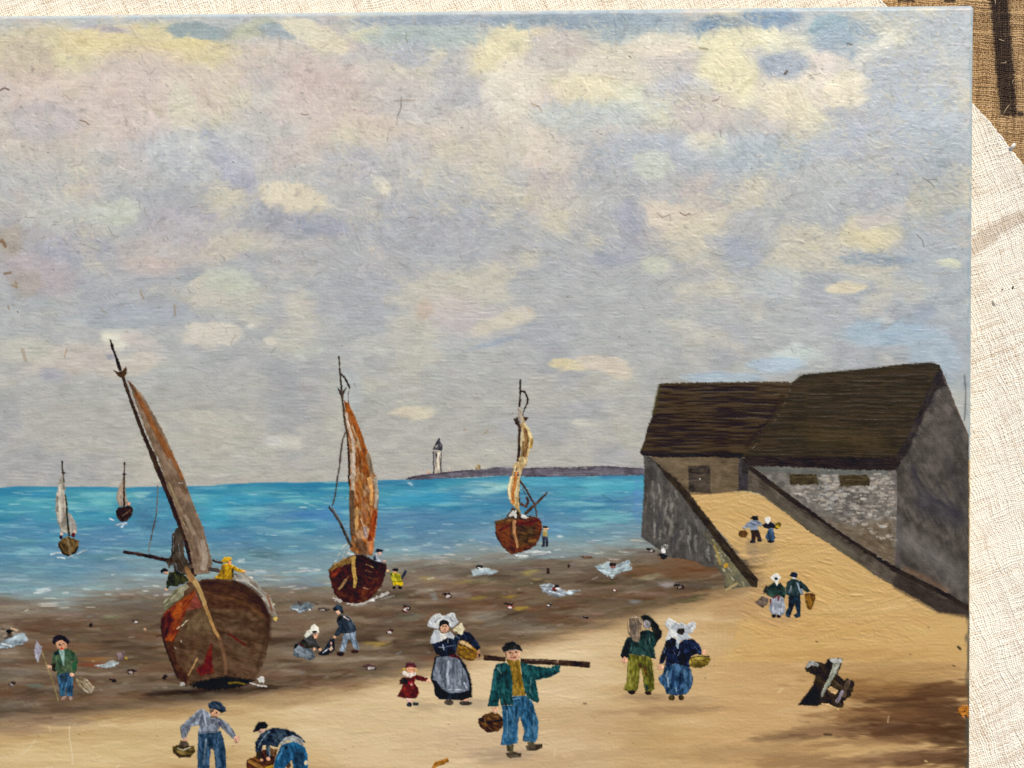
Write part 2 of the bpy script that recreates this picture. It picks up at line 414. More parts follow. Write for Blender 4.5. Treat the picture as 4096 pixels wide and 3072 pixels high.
for b in [
    # brown patches at the right of the beach
    (3620, 2700, 380, 70, 0, 'a9824f', .6), (3560, 2770, 330, 55, 2, '86603a', .8), (3800, 2760, 200, 40, 0, '5b3d28', .8), (3720, 2850, 300, 80, 3, '4f3524', .9),
    (3500, 2860, 260, 40, 0, '7a5637', .7), (3640, 2930, 340, 46, 4, '4c3222', .85), (3300, 2925, 220, 26, -2, '7d5d42', .7), (3560, 2960, 420, 20, -4, '8d6a48', .6),
    (3720, 3030, 300, 36, -3, '5a3d2a', .85), (3450, 3050, 260, 30, -6, '8b6a4c', .7), (3150, 2950, 150, 16, -2, '6d523c', .7), (3180, 3040, 200, 40, 0, '8a6a4a', .6), (2950, 3010, 260, 40, -4, 'a98860', .6),
    (3850, 2940, 130, 60, 0, '4a3322', .7), (3860, 3050, 90, 30, 0, '4a3322', .7), (3400, 2620, 420, 26, 0, 'b98f58', .5), (3300, 2500, 300, 40, 5, 'cba266', .6), (3250, 2350, 200, 60, 0, 'd1aa6c', .5),
    (3000, 2420, 200, 60, -8, 'b58f62', .7), (2900, 2370, 180, 26, -10, '8f7250', .6), (3010, 2330, 60, 40, 0, '9f8360', .6),
    # lighter and pinker sand
    (700, 2930, 520, 70, -3, 'd3b889', .6), (300, 3010, 400, 60, 0, 'd8be8c', .6), (1500, 2900, 420, 110, -3, 'd9c197', .6), (1950, 2720, 420, 70, -6, 'dec49a', .7),
    (2200, 2640, 240, 40, -8, 'e0c9a0', .7), (1900, 2960, 330, 60, 0, 'c5a887', .55), (2350, 2900, 300, 90, -6, 'c4a37a', .5), (2200, 3040, 400, 40, -3, 'bd9d78', .5),
    (1100, 3030, 300, 40, 0, 'cfb080', .5), (2700, 2840, 240, 20, -2, '9c7c5c', .6), (2700, 2800, 180, 20, 0, 'ad8d6c', .5), (2720, 2600, 120, 200, 90, 'd8bd90', .4),
    (600, 2860, 380, 26, -4, 'b2905f', .5), (180, 2880, 220, 26, 3, '8d735c', .7), (90, 2920, 140, 18, 0, '9a7f68', .5), (1200, 2800, 200, 24, -8, 'b0936c', .5),
    # painted cast shadows and wet tones
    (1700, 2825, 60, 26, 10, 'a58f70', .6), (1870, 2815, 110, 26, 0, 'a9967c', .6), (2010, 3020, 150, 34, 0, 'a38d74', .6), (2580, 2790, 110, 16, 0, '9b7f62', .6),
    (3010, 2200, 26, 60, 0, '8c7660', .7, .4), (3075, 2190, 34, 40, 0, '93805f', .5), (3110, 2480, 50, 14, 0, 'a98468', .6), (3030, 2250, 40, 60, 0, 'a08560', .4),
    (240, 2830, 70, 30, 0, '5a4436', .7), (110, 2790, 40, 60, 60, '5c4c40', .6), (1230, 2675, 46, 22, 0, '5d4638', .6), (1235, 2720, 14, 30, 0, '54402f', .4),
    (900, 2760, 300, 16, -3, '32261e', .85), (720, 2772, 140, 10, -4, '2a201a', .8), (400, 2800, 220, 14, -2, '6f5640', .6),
    (570, 2070, 44, 74, -55, '4a7894', .75), (600, 2110, 26, 12, 20, '3f6d88', .8), (330, 2180, 60, 40, 0, '5b7f9a', .5), (400, 2230, 90, 20, 0, '4f8088', .5),
    (1060, 2215, 80, 20, 10, '53707a', .6), (1000, 2225, 120, 30, 0, '6f8f90', .4), (90, 2170, 70, 12, 0, '4d8590', .6),
    (780, 1990, 70, 22, 0, '86c4c8', .5), (420, 1985, 90, 20, 0, '7cc0c2', .5), (870, 2060, 60, 60, 30, '49acc0', .5), (560, 1980, 40, 14, 0, 'a4d0c8', .7), (400, 2010, 60, 16, 0, '86c8c4', .6),
    (2150, 1925, 200, 20, 0, '5fb6c6', .6), (2480, 1945, 130, 34, 0, '55b0c4', .6), (2380, 1940, 60, 40, 0, '6cbcc6', .5), (2000, 1945, 110, 12, 5, 'b4d4cc', .7), (1950, 1965, 90, 12, -3, 'a8d0cc', .7),
    (1960, 2140, 90, 30, 0, '7f9cb2', .5), (2440, 2070, 90, 26, 0, '6fb0b4', .6), (2150, 2110, 130, 40, 0, '5c88b4', .5), (1700, 1990, 160, 30, 0, '3b94bc', .6), (2550, 2000, 20, 90, 0, '5a86bc', .6),
    (1340, 2190, 60, 12, 0, '9cc0bc', .7), (1120, 2130, 100, 14, 5, '8fb8bc', .5), (980, 2000, 150, 18, 0, '3f98bc', .5), (1250, 2060, 100, 20, 0, '4a7fb4', .6), (1330, 2050, 60, 60, 0, '4c86ba', .4),
    (2550, 2185, 160, 14, 3, '8f9a98', .7), (2350, 2215, 220, 22, 0, '8b8f88', .6), (2060, 2205, 100, 12, 0, 'a9b4b4', .6), (1900, 2230, 160, 20, 0, '8f8d86', .6),
    (2000, 2370, 300, 40, 0, '705a46', .6), (1250, 2480, 240, 40, 0, '85725e', .6), (1300, 2510, 90, 30, -20, '8f7d68', .5), (1500, 2440, 120, 20, 0, '75604c', .6),
    (2650, 2290, 220, 30, 4, '704c30', .7), (2780, 2260, 140, 30, 10, '7a5032', .6), (2450, 2300, 180, 16, 0, '6a5040', .5), (2560, 2420, 200, 30, -6, '6b5b44', .6), (2760, 2395, 90, 16, -8, '4f4434', .7),
    (280, 2590, 160, 20, 0, '7c5c44', .6), (200, 2500, 260, 30, 0, '5e4434', .6), (380, 2640, 80, 10, 0, '9a6a3c', .7), (380, 2660, 90, 8, 0, '8a4a30', .7), (450, 2470, 40, 8, 0, '7d8a5c', .5),
    (520, 2750, 200, 20, 0, '8a7a68', .5), (640, 2700, 70, 14, 0, '9a8a72', .5), (80, 2690, 80, 14, 0, '8c8478', .6), (140, 2745, 40, 10, 0, '5e7468', .6), (240, 2755, 90, 12, 0, '8f826c', .5),
    (1000, 2690, 60, 90, 0, '6a5440', .5), (1060, 2640, 60, 60, 0, '7f6a50', .4), (1640, 2470, 60, 20, 0, '6d7060', .6), (1540, 2560, 40, 14, 0, 'a0917c', .6), (1500, 2580, 50, 10, 5, 'a3883c', .7),
    (1710, 2315, 40, 9, 4, 'a58c4c', .8), (2120, 2290, 40, 9, -6, 'a8964c', .7), (2030, 2388, 34, 7, 0, 'b0902c', .8), (1900, 2392, 60, 8, 0, '9a8a3c', .7), (2080, 2436, 34, 9, 0, 'b89a3c', .7), (1850, 2326, 60, 6, 0, '9c8c50', .6),
    (2140, 2318, 30, 5, 0, 'b0a060', .6), (2600, 2310, 46, 12, -12, 'aaa486', .7), (2670, 2340, 40, 12, 3, 'aaa2a0', .8), (1870, 2260, 50, 6, -4, 'a89a88', .6), (1770, 2310, 60, 10, 0, '8f8078', .5),
    (1830, 2380, 60, 16, 0, '8a7c70', .6), (1735, 2385, 14, 26, -30, '8e989c', .7), (2540, 2408, 30, 8, 0, '8f959c', .6), (2290, 2290, 60, 6, 0, '9c8c78', .6),
]:
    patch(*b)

# ------------------------------------------------------------------ brush work on that ground
Z = np.zeros((NY, NX), np.float32)          # paint thickness in millimetres
BR = rng.random((64, 512)).astype(np.float32)
BR = (BR + np.roll(BR, 1, 1)) * .5


def stroke(x, y, L, W, ang, col, op, h):
    R = (L + W) * .55 + 6
    j0, j1 = int((x - R - GX0) / CELL), int((x + R - GX0) / CELL) + 1
    i0, i1 = int((y - R - GY0) / CELL), int((y + R - GY0) / CELL) + 1
    if j0 < 0 or i0 < 0 or j1 > NX or i1 > NY:
        return
    s = (slice(i0, i1), slice(j0, j1))
    ca, sa = math.cos(ang), math.sin(ang)
    dx, dy = GX[s] - x, GY[s] - y
    u = (dx * ca + dy * sa) / L
    v = (-dx * sa + dy * ca)
    v = v + (u * u) * W * .35
    br = BR[int(abs(x * 7 + y)) % 64][np.clip(((v + 60) * .8), 0, 511).astype(int)]
    t = np.clip((.5 - np.abs(u) - br * .22) * 7, 0, 1) * np.clip((W * .5 - np.abs(v)) / 3.0, 0, 1)
    t = t * (.55 + .45 * br)
    C[s] += (col - C[s]) * (t * op)[..., None]
    Z[s] = Z[s] * (1 - t * .7) + t * (h * (br - .42) * 1.7)


def strokes(n, x0, x1, y0, y1, Lr, Wr, angf, jit, op, h, cond=None, colf=None):
    xs = rng.uniform(x0, x1, n)
    ys = rng.uniform(y0, y1, n)
    rr = rng.random((n, 4))
    jj = rng.normal(0, 1, (n, 4))
    for k in range(n):
        x, y = xs[k], ys[k]
        i, j = int((y - GY0) / CELL), int((x - GX0) / CELL)
        if i < 0 or j < 0 or i >= NY or j >= NX or (cond is not None and not cond(x, y, i, j)):
            continue
        base = colf(x, y, i, j, rr[k, 2]) if colf else C[i, j]
        col = base + jj[k, 0] * jit + jj[k, 1:4] * jit * .28
        stroke(x, y, Lr[0] + (Lr[1] - Lr[0]) * rr[k, 0], Wr[0] + (Wr[1] - Wr[0]) * rr[k, 1], angf(x, y, jj[k, 1]), col, op, h * (.5 + rr[k, 3]))


FLOW = fbm(GX / 240, GY / 200, 70, 2)


def sky_ang(x, y, r):
    i, j = int((y - GY0) / CELL), int((x - GX0) / CELL)
    up = 1 - min(1, max(0, (y - 700) / 500))
    return (FLOW[i, j] - .5) * (7 * up + .5) + r * (.5 * up + .06)


strokes(10500, -40, 3890, 20, 1935, (46, 130), (11, 26), sky_ang, 5.0, .5, .13, lambda x, y, i, j: y < hy[i, j] - 10)
strokes(4200, -40, 3890, 20, 1000, (22, 54), (7, 15), sky_ang, 8.0, .5, .19)
strokes(2600, -40, 2600, 1915, 2420, (50, 150), (6, 14), lambda x, y, r: r * .06 - .03, 9, .6, .11, lambda x, y, i, j: y > hy[i, j] + 8)
strokes(3800, -40, 3060, 2180, 2900, (36, 140), (6, 15), lambda x, y, r: -.05 - .10 * (x > 900) + r * .10, 9.5, .7, .15, lambda x, y, i, j: sh[i, j] < y < sl[i, j] + 20)
strokes(3600, -40, 3890, 2280, 3150, (60, 190), (8, 24), lambda x, y, r: -.04 + r * .10, 4.4, .55, .12, lambda x, y, i, j: y > sl[i, j])
strokes(1500, 2760, 3700, 1970, 2560, (60, 170), (8, 16), lambda x, y, r: math.sin(x / 130 + y / 60) * .35 + .12 + r * .1, 4.6, .6, .26, lambda x, y, i, j: ramp[i, j])
# white horses and streaks of light on the water, scraps of light paint on the mud
W1, W2 = hexc('c4d6d4'), hexc('d6d2c6')
strokes(150, 0, 2560, 1960, 2240, (26, 80), (4, 8), lambda x, y, r: r * .08, 8, .55, .12, lambda x, y, i, j: y > hy[i, j] + 20, lambda x, y, i, j, r: W1)
strokes(120, 0, 2560, 2160, 2400, (24, 90), (5, 10), lambda x, y, r: r * .08 - .03, 10, .7, .16, lambda x, y, i, j: abs(y - sh[i, j]) < 75, lambda x, y, i, j, r: W2)
strokes(190, 0, 2900, 2300, 2760, (16, 70), (4, 9), lambda x, y, r: r * .15 - .08, 12, .6, .14, lambda x, y, i, j: sh[i, j] + 40 < y < sl[i, j] - 30,
        lambda x, y, i, j, r: hexc(('a39886', '8d99a0', 'a98a5c', '8a5a40', 'b3a79a', '3c2c24')[int(r * 5.99)]))
for (x, y, L, W, a) in [(170, 2362, 90, 20, -.15), (150, 2372, 60, 10, -.1), (345, 2358, 50, 9, .05), (470, 2357, 30, 8, .05), (430, 2378, 40, 7, .03), (190, 2420, 110, 20, 0), (255, 2432, 80, 7, -.05), (105, 2442, 30, 9, -.4),
                        (580, 2365, 40, 9, 0), (600, 2347, 110, 5, .04), (360, 2430, 60, 6, 0), (960, 2250, 70, 7, .1), (1040, 2285, 60, 12, .1), (1210, 2274, 60, 7, 0), (1090, 2320, 90, 8, .05), (965, 2242, 40, 12, -.1),
                        (1545, 2200, 30, 8, .1), (1620, 2200, 40, 8, 0), (1600, 2240, 90, 5, -.05), (2240, 2147, 34, 13, .05), (2390, 2162, 70, 6, -.05), (2440, 2172, 60, 5, 0), (2140, 2210, 110, 12, 0), (2090, 2225, 40, 9, 0),
                        (2090, 2230, 60, 10, 0), (2230, 2200, 40, 8, -.1), (1750, 2255, 60, 5, -.1), (2330, 2140, 60, 5, 0), (1010, 1978, 70, 6, .08), (1210, 2030, 50, 7, .02), (1080, 2140, 80, 6, .12), (1640, 1936, 34, 12, .5)]:
    stroke(x, y, L, W, a, hexc('d6dcd8') if y < 2420 else hexc('cfc8bc'), .85, .22)

# fine bristle relief everywhere, thicker where the clouds were worked
Z += (fbm(GX / 60, GY / 9, 75, 3) - .5) * .06 + (vn(GX / 9, GY / 7, 2) - .5) * .05 + (vn(GX / 22, GY / 4.6, 6) - .5) * .05
impast = sstep(m2, .45, .68) * (1 - sstep(GY, 900, 1500))
Z += (fbm(GX / 15, GY / 11, 78, 2) - .5) * .18 * impast

# ---- age: cracks, dirt, dark specks, pale scratches
def mark(pts, w, col, op, dz=0.0):
    P = np.array(pts, np.float32)
    x0, x1, y0, y1 = P[:, 0].min() - 8, P[:, 0].max() + 8, P[:, 1].min() - 8, P[:, 1].max() + 8
    j0, j1 = max(0, int((x0 - GX0) / CELL)), min(NX, int((x1 - GX0) / CELL) + 2)
    i0, i1 = max(0, int((y0 - GY0) / CELL)), min(NY, int((y1 - GY0) / CELL) + 2)
    if j1 <= j0 or i1 <= i0:
        return
    s = (slice(i0, i1), slice(j0, j1))
    d = np.full((i1 - i0, j1 - j0), 1e9, np.float32)
    for (ax, ay), (bx, by) in zip(pts, pts[1:]):
        vx, vy = bx - ax, by - ay
        t = np.clip(((GX[s] - ax) * vx + (GY[s] - ay) * vy) / (vx * vx + vy * vy + 1e-6), 0, 1)
        d = np.minimum(d, np.hypot(GX[s] - ax - t * vx, GY[s] - ay - t * vy))
    a = np.clip((w * .5 + 2.2 - d) / 3.2, 0, 1) * op
    C[s] += (hexc(col) - C[s]) * a[..., None]
    Z[s] += a * dz


def wander(x, y, n, step, a, turn):
    p = [(x, y)]
    for _ in range(n):
        a += random.gauss(0, turn)
        x += math.cos(a) * step
        y += math.sin(a) * step
        p.append((x, y))
    return p


for k in range(150):
    y = random.triangular(40, 1900, 300)
    mark(wander(random.uniform(0, 3880), y, random.randint(2, 5), random.uniform(4, 12), random.uniform(0, 3.1), .6), 1.2, random.choice(['6e665c', '7a6a58', '5c5650']), random.uniform(.25, .6), -.03)
for k in range(260):
    x, y = random.uniform(0, 3880), random.triangular(30, 2000, 600)
    mark([(x, y), (x + random.uniform(-4, 4), y + random.uniform(-3, 3))], random.uniform(.6, 3), random.choice(['5c5348', '6d5a44', '4a463f', '7c6c52']), random.uniform(.25, .75))
for k in range(60):
    x, y = random.uniform(0, 900), random.uniform(850, 1400)
    mark(wander(x, y, 2, 7, 1.5, .8), 2.5, random.choice(['8a7458', '7a6a50', '8a8468']), random.uniform(.2, .45))
for k in range(80):
    x, y = random.uniform(0, 3880), random.uniform(2300, 3080)
    mark([(x, y), (x + random.uniform(-6, 6), y + random.uniform(-2, 2))], random.uniform(.5, 2.2), random.choice(['3a2c22', '5a4634', 'd8c8a8']), random.uniform(.3, .7))
for pts, w, col, op in [
    ([(1606, 390), (1604, 430), (1596, 450), (1590, 462)], 1.6, '4a443e', .8), ([(1588, 470), (1585, 500)], 1, '6a625a', .6), ([(320, 482), (340, 486), (355, 498)], 3, '6a4a36', .7), ([(0, 360), (18, 352), (34, 358)], 6, '4f4038', .7),
    ([(1205, 455), (1220, 460), (1232, 456)], 3, '7a5a44', .7), ([(3140, 295), (3148, 285)], 9, '54443c', .85), ([(3390, 172), (3406, 176)], 6, '4f4a40', .7), ([(2125, 415), (2150, 422), (2165, 440), (2166, 448)], 2, '8a6c40', .7),
    ([(2850, 405), (2868, 400), (2880, 388)], 3, '6e5c40', .7), ([(3230, 305), (3280, 294)], 1.5, '6a6660', .7), ([(2516, 224), (2522, 228)], 4, '5a4c40', .7), ([(2880, 520), (2885, 545)], 4, '7a6a6a', .5),
    ([(2800, 190), (2830, 196)], 8, '8a7850', .6), ([(430, 905), (450, 940), (475, 948)], 1.6, '6e675e', .6), ([(100, 865), (112, 872), (140, 868)], 1.6, '7a6c5e', .6), ([(630, 890), (640, 880), (660, 874)], 2.2, '7d756e', .6),
    ([(20, 985), (6, 960), (0, 966)], 12, '7a5a3c', .7), ([(16, 1095), (40, 1090)], 9, '7a5c3e', .65), ([(50, 1140), (66, 1150), (60, 1126)], 8, '8a7050', .5), ([(30, 1225), (34, 1235)], 5, '8a6c4a', .6), ([(68, 1246), (69, 1248)], 3, '2c2824', .8),
    ([(560, 1165), (572, 1196)], 7, '9a8a72', .6), ([(696, 1222), (698, 1260)], 8, '948670', .6), ([(88, 1400), (100, 1440)], 14, '8a7258', .35), ([(265, 1395), (255, 1430)], 3, '9a6a4a', .6), ([(400, 1235), (420, 1250)], 8, '98947e', .5),
    ([(2720, 850), (2740, 862), (2760, 855)], 4, '6a584c', .7), ([(2630, 855), (2650, 870), (2680, 858)], 3, '75655a', .6), ([(3690, 710), (3720, 730), (3735, 745)], 3, '5a5a4c', .6), ([(3710, 720), (3750, 716)], 2, '4a4a44', .6),
    ([(3668, 940), (3690, 960), (3696, 985)], 3, '5c5a4c', .6), ([(2110, 1230), (2120, 1245)], 4, 'c8a080', .4), ([(1855, 1720), (1862, 1718)], 4, '9a6c50', .6), ([(1936, 1735), (1950, 1725)], 2.5, '9a7444', .7),
    ([(275, 2905), (276, 2960), (284, 2990), (290, 3060)], 2.5, 'e6d6b4', .7), ([(140, 2960), (110, 3000), (80, 3020)], 3, 'e2d2b0', .6), ([(195, 2906), (200, 2930)], 2, 'e0cda8', .6), ([(462, 3072), (475, 3062)], 4, 'e6d2b0', .7),
    ([(2220, 2995), (2218, 3030)], 3, 'e2cda6', .6), ([(3555, 2865), (3552, 2890)], 3, 'd8bd90', .7), ([(3115, 2770), (3130, 2755)], 8, 'dcc08c', .7), ([(3840, 2588), (3850, 2596)], 10, '2c241c', .8), ([(3815, 2662), (3825, 2665)], 4, '3a2c20', .7),
    ([(3300, 2938), (3325, 2940)], 9, '4c3a26', .8), ([(3265, 2566), (3270, 2568)], 6, '6a5030', .6), ([(2335, 2816), (2345, 2816)], 6, '6e5a44', .7), ([(3865, 1500), (3872, 1560), (3870, 1640), (3866, 1680)], 4, '3c4044', .65),
    ([(3700, 3044), (3708, 3046)], 5, 'e0c488', .8), ([(2040, 2150), (2050, 2152)], 5, '54504a', .6), ([(2410, 1980), (2450, 2005)], 6, '3f7486', .5),
]:
    mark(pts, w, col, op, -.02)
mark([(1660, 400), (1630, 398), (1580, 402)], 5, 'a08c7c', .5, .2)
# right edge tinted grey blue above and dark below
edge_r = 3890 - GX
C = mix(C, hexc('8fa4ac'), (1 - sstep(edge_r + (vn(GX / 9, GY / 30, 3) - .5) * 22, 0, 14)) * .5 * (GY < 1750))
C = mix(C, hexc('4a4a44'), (1 - sstep(edge_r + (vn(GX / 9, GY / 30, 3) - .5) * 20, 2, 18)) * .75 * (GY >= 2450))
edge_t = GY - 18
C = mix(C, hexc('a9bccb'), (1 - sstep(edge_t + (vn(GX / 60, GY / 9, 5) - .5) * 26, 0, 20)) * .6)  # sun catching the rolled top edge, put into the colour as a pale strip
C = np.clip(C, 6, 250)


# ------------------------------------------------------------------ shape of the stretched face
def warp(x, y):
    """the hand-stretched canvas is a little out of square"""
    yt = 60.0 - x / 3885.0 * 42.0
    y2 = np.where(y < 214, yt + (y - 14) * (214 - yt) / 200.0, y)
    xr = 3897.0 - 17.0 * np.clip((y - 30) / 3000.0, 0, 1) ** .6
    x2 = np.where(x > 3780, 3780 + (x - 3780) * (xr - 3780) / (3896.0 - 3780), x)
    return x2, y2


def face_z(x, y):
    """millimetres: rolled edges of the stretched canvas and a slight sag"""
    et = np.clip(1 - (y - 14) / 22.0, 0, 1)
    er = np.clip(1 - (3896 - x) / 11.0, 0, 1)
    sag = np.sin(np.clip((x + 1320) / 5216, 0, 1) * math.pi) * np.sin(np.clip(y / 3950, 0, 1) * math.pi)
    return -1.9 * et ** 2 - 1.0 * er ** 2 - sag * .9


def bil(A, x, y):
    fx = np.clip((x - GX0) / CELL, 0, NX - 1.001)
    fy = np.clip((y - GY0) / CELL, 0, NY - 1.001)
    j, i = fx.astype(int), fy.astype(int)
    tx, ty = fx - j, fy - i
    if A.ndim == 3:
        tx, ty = tx[..., None], ty[..., None]
    return (A[i, j] * (1 - tx) + A[i, j + 1] * tx) * (1 - ty) + (A[i + 1, j] * (1 - tx) + A[i + 1, j + 1] * tx) * ty


def thing(name, label, cat, loc=(0, 0, 0)):
    o = bpy.data.objects.new(name, None)
    o.empty_display_size = .02
    o.location = loc
    o['label'] = label
    if cat:
        o['category'] = cat
    return o


painting = link(thing('painting', 'unframed oil painting of fishing boats on a beach, lying on white linen', 'painting', (0, 0, 0)))

# ------------------------------------------------------------------ painted figures, boats and houses
# local frames in which the outlines below were measured: origin and scale in picture pixels
FR = {'A': (150, 1800, 3.318), 'B': (400, 1340, 3.318), 'C': (450, 1800, 3.318), 'D': (600, 2240, 3.016), 'E': (1200, 1400, 3.318), 'F': (1250, 1900, 3.687),
      'G': (1600, 1700, 5.53), 'H': (1850, 1480, 4.1475), 'I': (1920, 1850, 4.1475), 'J': (2500, 1400, 2.766), 'L': (3150, 1400, 2.765), 'M': (2500, 1900, 3.318),
      'N': (3150, 1900, 2.765), 'O': (2900, 2000, 3.3175), 'Q': (3100, 2550, 2.765), 'R': (2400, 2400, 3.687), 'S': (1550, 2400, 3.687), 'U': (1880, 2520, 1.725),
      'V': (1120, 2380, 3.1725), 'W': (0, 2450, 2.38), 'X': (640, 2750, 1.954), 'a': (1270, 2150, 3.1725), 'c': (0, 2250, 1.7957), 'd': (1000, 2300, 1.7957),
      'e': (2050, 1850, 1.903), 'k': (1600, 2150, 1.1545), 's': (0, 0, 1.0)}


def pts_(frame, txt):
    out = []
    f = frame
    for w in txt.split():
        if ':' in w:
            f, w = w.split(':')
        a, b = w.split(',')
        x0, y0, s = FR[f]
        out.append((x0 + float(a) / s, y0 + float(b) / s))
    return out


def P(f, col, txt, ang=90, r=2.2, soft=3.0, h=.10, op=1.0):
    return ('p', col, pts_(f, txt), ang, r, soft, h, op, 0, 0)


def S(f, col, w, txt, r=1.6, soft=3.0, h=.12, op=1.0, w2=None, var=1):
    s = FR[f][2]
    return ('l', col, pts_(f, txt), None, r, soft, h, op, w / s, (w if w2 is None else w2) / s)


def E(f, col, x, y, rx, ry, ang=90, r=1.4, soft=2.6, h=.14, op=1.0):
    s = FR[f][2]
    t = [i / 14 * 2 * math.pi for i in range(14)]
    x0, y0, _ = FR[f]
    pts = [(x0 + (x + rx * math.cos(q)) / s, y0 + (y + ry * math.sin(q)) / s) for q in t]
    return ('p', col, pts, ang, r, soft, h, op, 0, 0)


def seg_dist(X, Y, ax, ay, bx, by):
    vx, vy = bx - ax, by - ay
    t = np.clip(((X - ax) * vx + (Y - ay) * vy) / (vx * vx + vy * vy + 1e-6), 0, 1)
    return np.hypot(X - ax - t * vx, Y - ay - t * vy), t


NF = [0]


def fcol(h):
    """pigment of the figures: the blues are greyed"""
    c = hexc(h)
    if c[2] > c[0] + 22:
        g = c.mean()
        c = (g + (c - g) * .74) * .86
    return c


def components(mask):
    """4-connected pieces of a cell mask"""
    idx = np.argwhere(mask)
    lab = np.zeros(mask.shape, np.int32)
    seen = set()
    cells = set(map(tuple, idx.tolist()))
    n = 0
    for c in map(tuple, idx.tolist()):
        if c in seen:
            continue
        n += 1
        st = [c]
        seen.add(c)
        while st:
            i, j = st.pop()
            lab[i, j] = n
            for q in ((i + 1, j), (i - 1, j), (i, j + 1), (i, j - 1)):
                if q in cells and q not in seen:
                    seen.add(q)
                    st.append(q)
    return lab, n


def fig(name, label, parts, res=2.0, base=.07, keep=.3):
    """one painted motif: its parts are brushed into one relief, then split into one mesh per part"""
    NF[0] += 1
    seed = NF[0] * 3
    allp = np.array([p for _, ops in parts for o in ops for p in o[2]])
    pad = 10 + max([max(o[8], o[9]) for _, ops in parts for o in ops] + [0])
    x0, y0 = allp.min(0) - pad
    x1, y1 = allp.max(0) + pad
    x1, y0 = min(x1, 3890.0), max(y0, 20.0)
    xs = np.arange(x0, x1, res).astype(np.float32)
    ys = np.arange(y0, y1, res).astype(np.float32)
    X, Y = np.meshgrid(xs, ys)
    col = bil(C, X, Y).astype(np.float32)
    zb = bil(Z, X, Y)
    A = np.zeros(X.shape, np.float32)
    Hh = np.zeros(X.shape, np.float32)
    ID = np.full(X.shape, -1, int)
    for k, (pn, ops) in enumerate(parts):
        for n, o in enumerate(ops):
            kind, cc, pts, ang, r, soft, h, op, w, w2 = o
            if kind == 'l' and op < 1 and max(w, w2) < 14 and res < 2.1 and pn not in ('foam', 'net', 'rope'):      # accents are laid on boldly
                w, w2, op = w * 1.35, w2 * 1.35, min(1.0, op * 1.3)
            pa = np.array(pts)
            pd = 8 + max(w, w2) + r * 2
            j0, j1 = max(0, int((pa[:, 0].min() - pd - x0) / res)), min(len(xs), int((pa[:, 0].max() + pd - x0) / res) + 2)
            i0, i1 = max(0, int((pa[:, 1].min() - pd - y0) / res)), min(len(ys), int((pa[:, 1].max() + pd - y0) / res) + 2)
            if j1 <= j0 or i1 <= i0:
                continue
            s = (slice(i0, i1), slice(j0, j1))
            x, y = X[s], Y[s]
            d = np.full(x.shape, 1e9, np.float32)
            if kind == 'p':
                for (ax, ay), (bx, by) in zip(pts, pts[1:] + pts[:1]):
                    d = np.minimum(d, seg_dist(x, y, ax, ay, bx, by)[0])
                d = np.where(inside(x, y, pts), -d, d)
            else:
                m = max(1, len(pts) - 1)
                for q, ((ax, ay), (bx, by)) in enumerate(zip(pts, pts[1:])):
                    e, t = seg_dist(x, y, ax, ay, bx, by)
                    ww = w + (w2 - w) * (q + t) / m
                    d = np.minimum(d, e - ww * .5)
                ang = math.degrees(math.atan2(pts[-1][1] - pts[0][1], pts[-1][0] - pts[0][0]))
            sd = seed + n
            d = d + (vn(x / 7, y / 7, sd) - .5) * 2 * r + (vn(x / 3.2, y / 3.2, sd + 1) - .5) * r
            a = np.clip(.5 - d / soft, 0, 1) * op
            th = math.radians(ang)
            u = x * math.cos(th) + y * math.sin(th)
            v = -x * math.sin(th) + y * math.cos(th)
            u = u + (vn(x / 40, y / 40, sd + 2) - .5) * 20
            v = v + (vn(x / 60, y / 60, sd + 3) - .5) * 14
            st = .5 * vn(u / 44, v / 5.4, sd + 1) + .5 * vn(u / 22, v / 3.4, sd + 4)
            hatch = .85 if cc.endswith('*') else .34
            if hatch > .5:                       # long level strokes of a loaded brush
                st = .45 * vn(x / 150, (y + (vn(x / 260, y / 60, sd) - .5) * 16) / 6.5, sd + 1) + .55 * vn(x / 60, (y + (vn(x / 200, y / 50, sd) - .5) * 12) / 4.2, sd + 4)
            cs = cc.rstrip('*').split('>')
            c1 = fcol(cs[0])
            if len(cs) > 1:
                tt = sstep(hatch * st + (1 - hatch) * (.7 * vn(x / 24, y / 24, sd + 5) + .3 * vn(x / 9, y / 9, sd + 6)), .36, .64)
                cv = c1 + (fcol(cs[1]) - c1) * tt[..., None]
            else:
                cv = np.broadcast_to(c1, x.shape + (3,))
            kk = 1.0 if res < 2.1 else 1.6 if res < 2.6 else 2.4
            dab = .42 * vn(u / (26 * kk), v / (8 * kk), sd + 7) + .30 * vn(u / 13, v / 5, sd + 2) + .28 * vn(x / (9 * kk), y / (9 * kk), sd + 3)
            dab = (dab - .5) * 2 if hatch < .5 else (st - .5) * 1.5
            lum = float(c1.mean())
            amp = np.interp(lum, [20, 90, 170, 230], [.62, .44, .26, .12]) * (1.0 if res < 2.1 else .55 if res < 2.6 else .42) * (.8 if hatch > .5 else 1)  # darker colours vary more in tone, standing in for varnish glints
            cv = cv * (1 + dab * amp)[..., None] + (dab * 7 - 2)[..., None]
            col[s] = col[s] + (cv - col[s]) * a[..., None]
            ridge = np.clip(1 - np.abs(d + 4) / 4, 0, 1) * (.04 if res < 2.6 else .0)
            ah = np.clip(.5 - d / max(soft, 9.0 if res > 2.6 else 4.0), 0, 1) * op
            Hh[s] = Hh[s] * (1 - ah) + ah * (h * .4 + (st - .42) * h * 1.1 + dab * h * .25 + ridge)
            A[s] = np.maximum(A[s], np.clip(.5 - d / soft, 0, 1))
            ID[s] = np.where(a > .5, k, ID[s])
    col = np.clip(col, 4, 252)
    # the motif also tints the film it was painted into, so that neighbours blend wet into wet
    jj0, jj1 = max(0, int(math.ceil((xs[0] - GX0) / CELL))), min(NX, int((xs[-1] - GX0) / CELL) + 1)
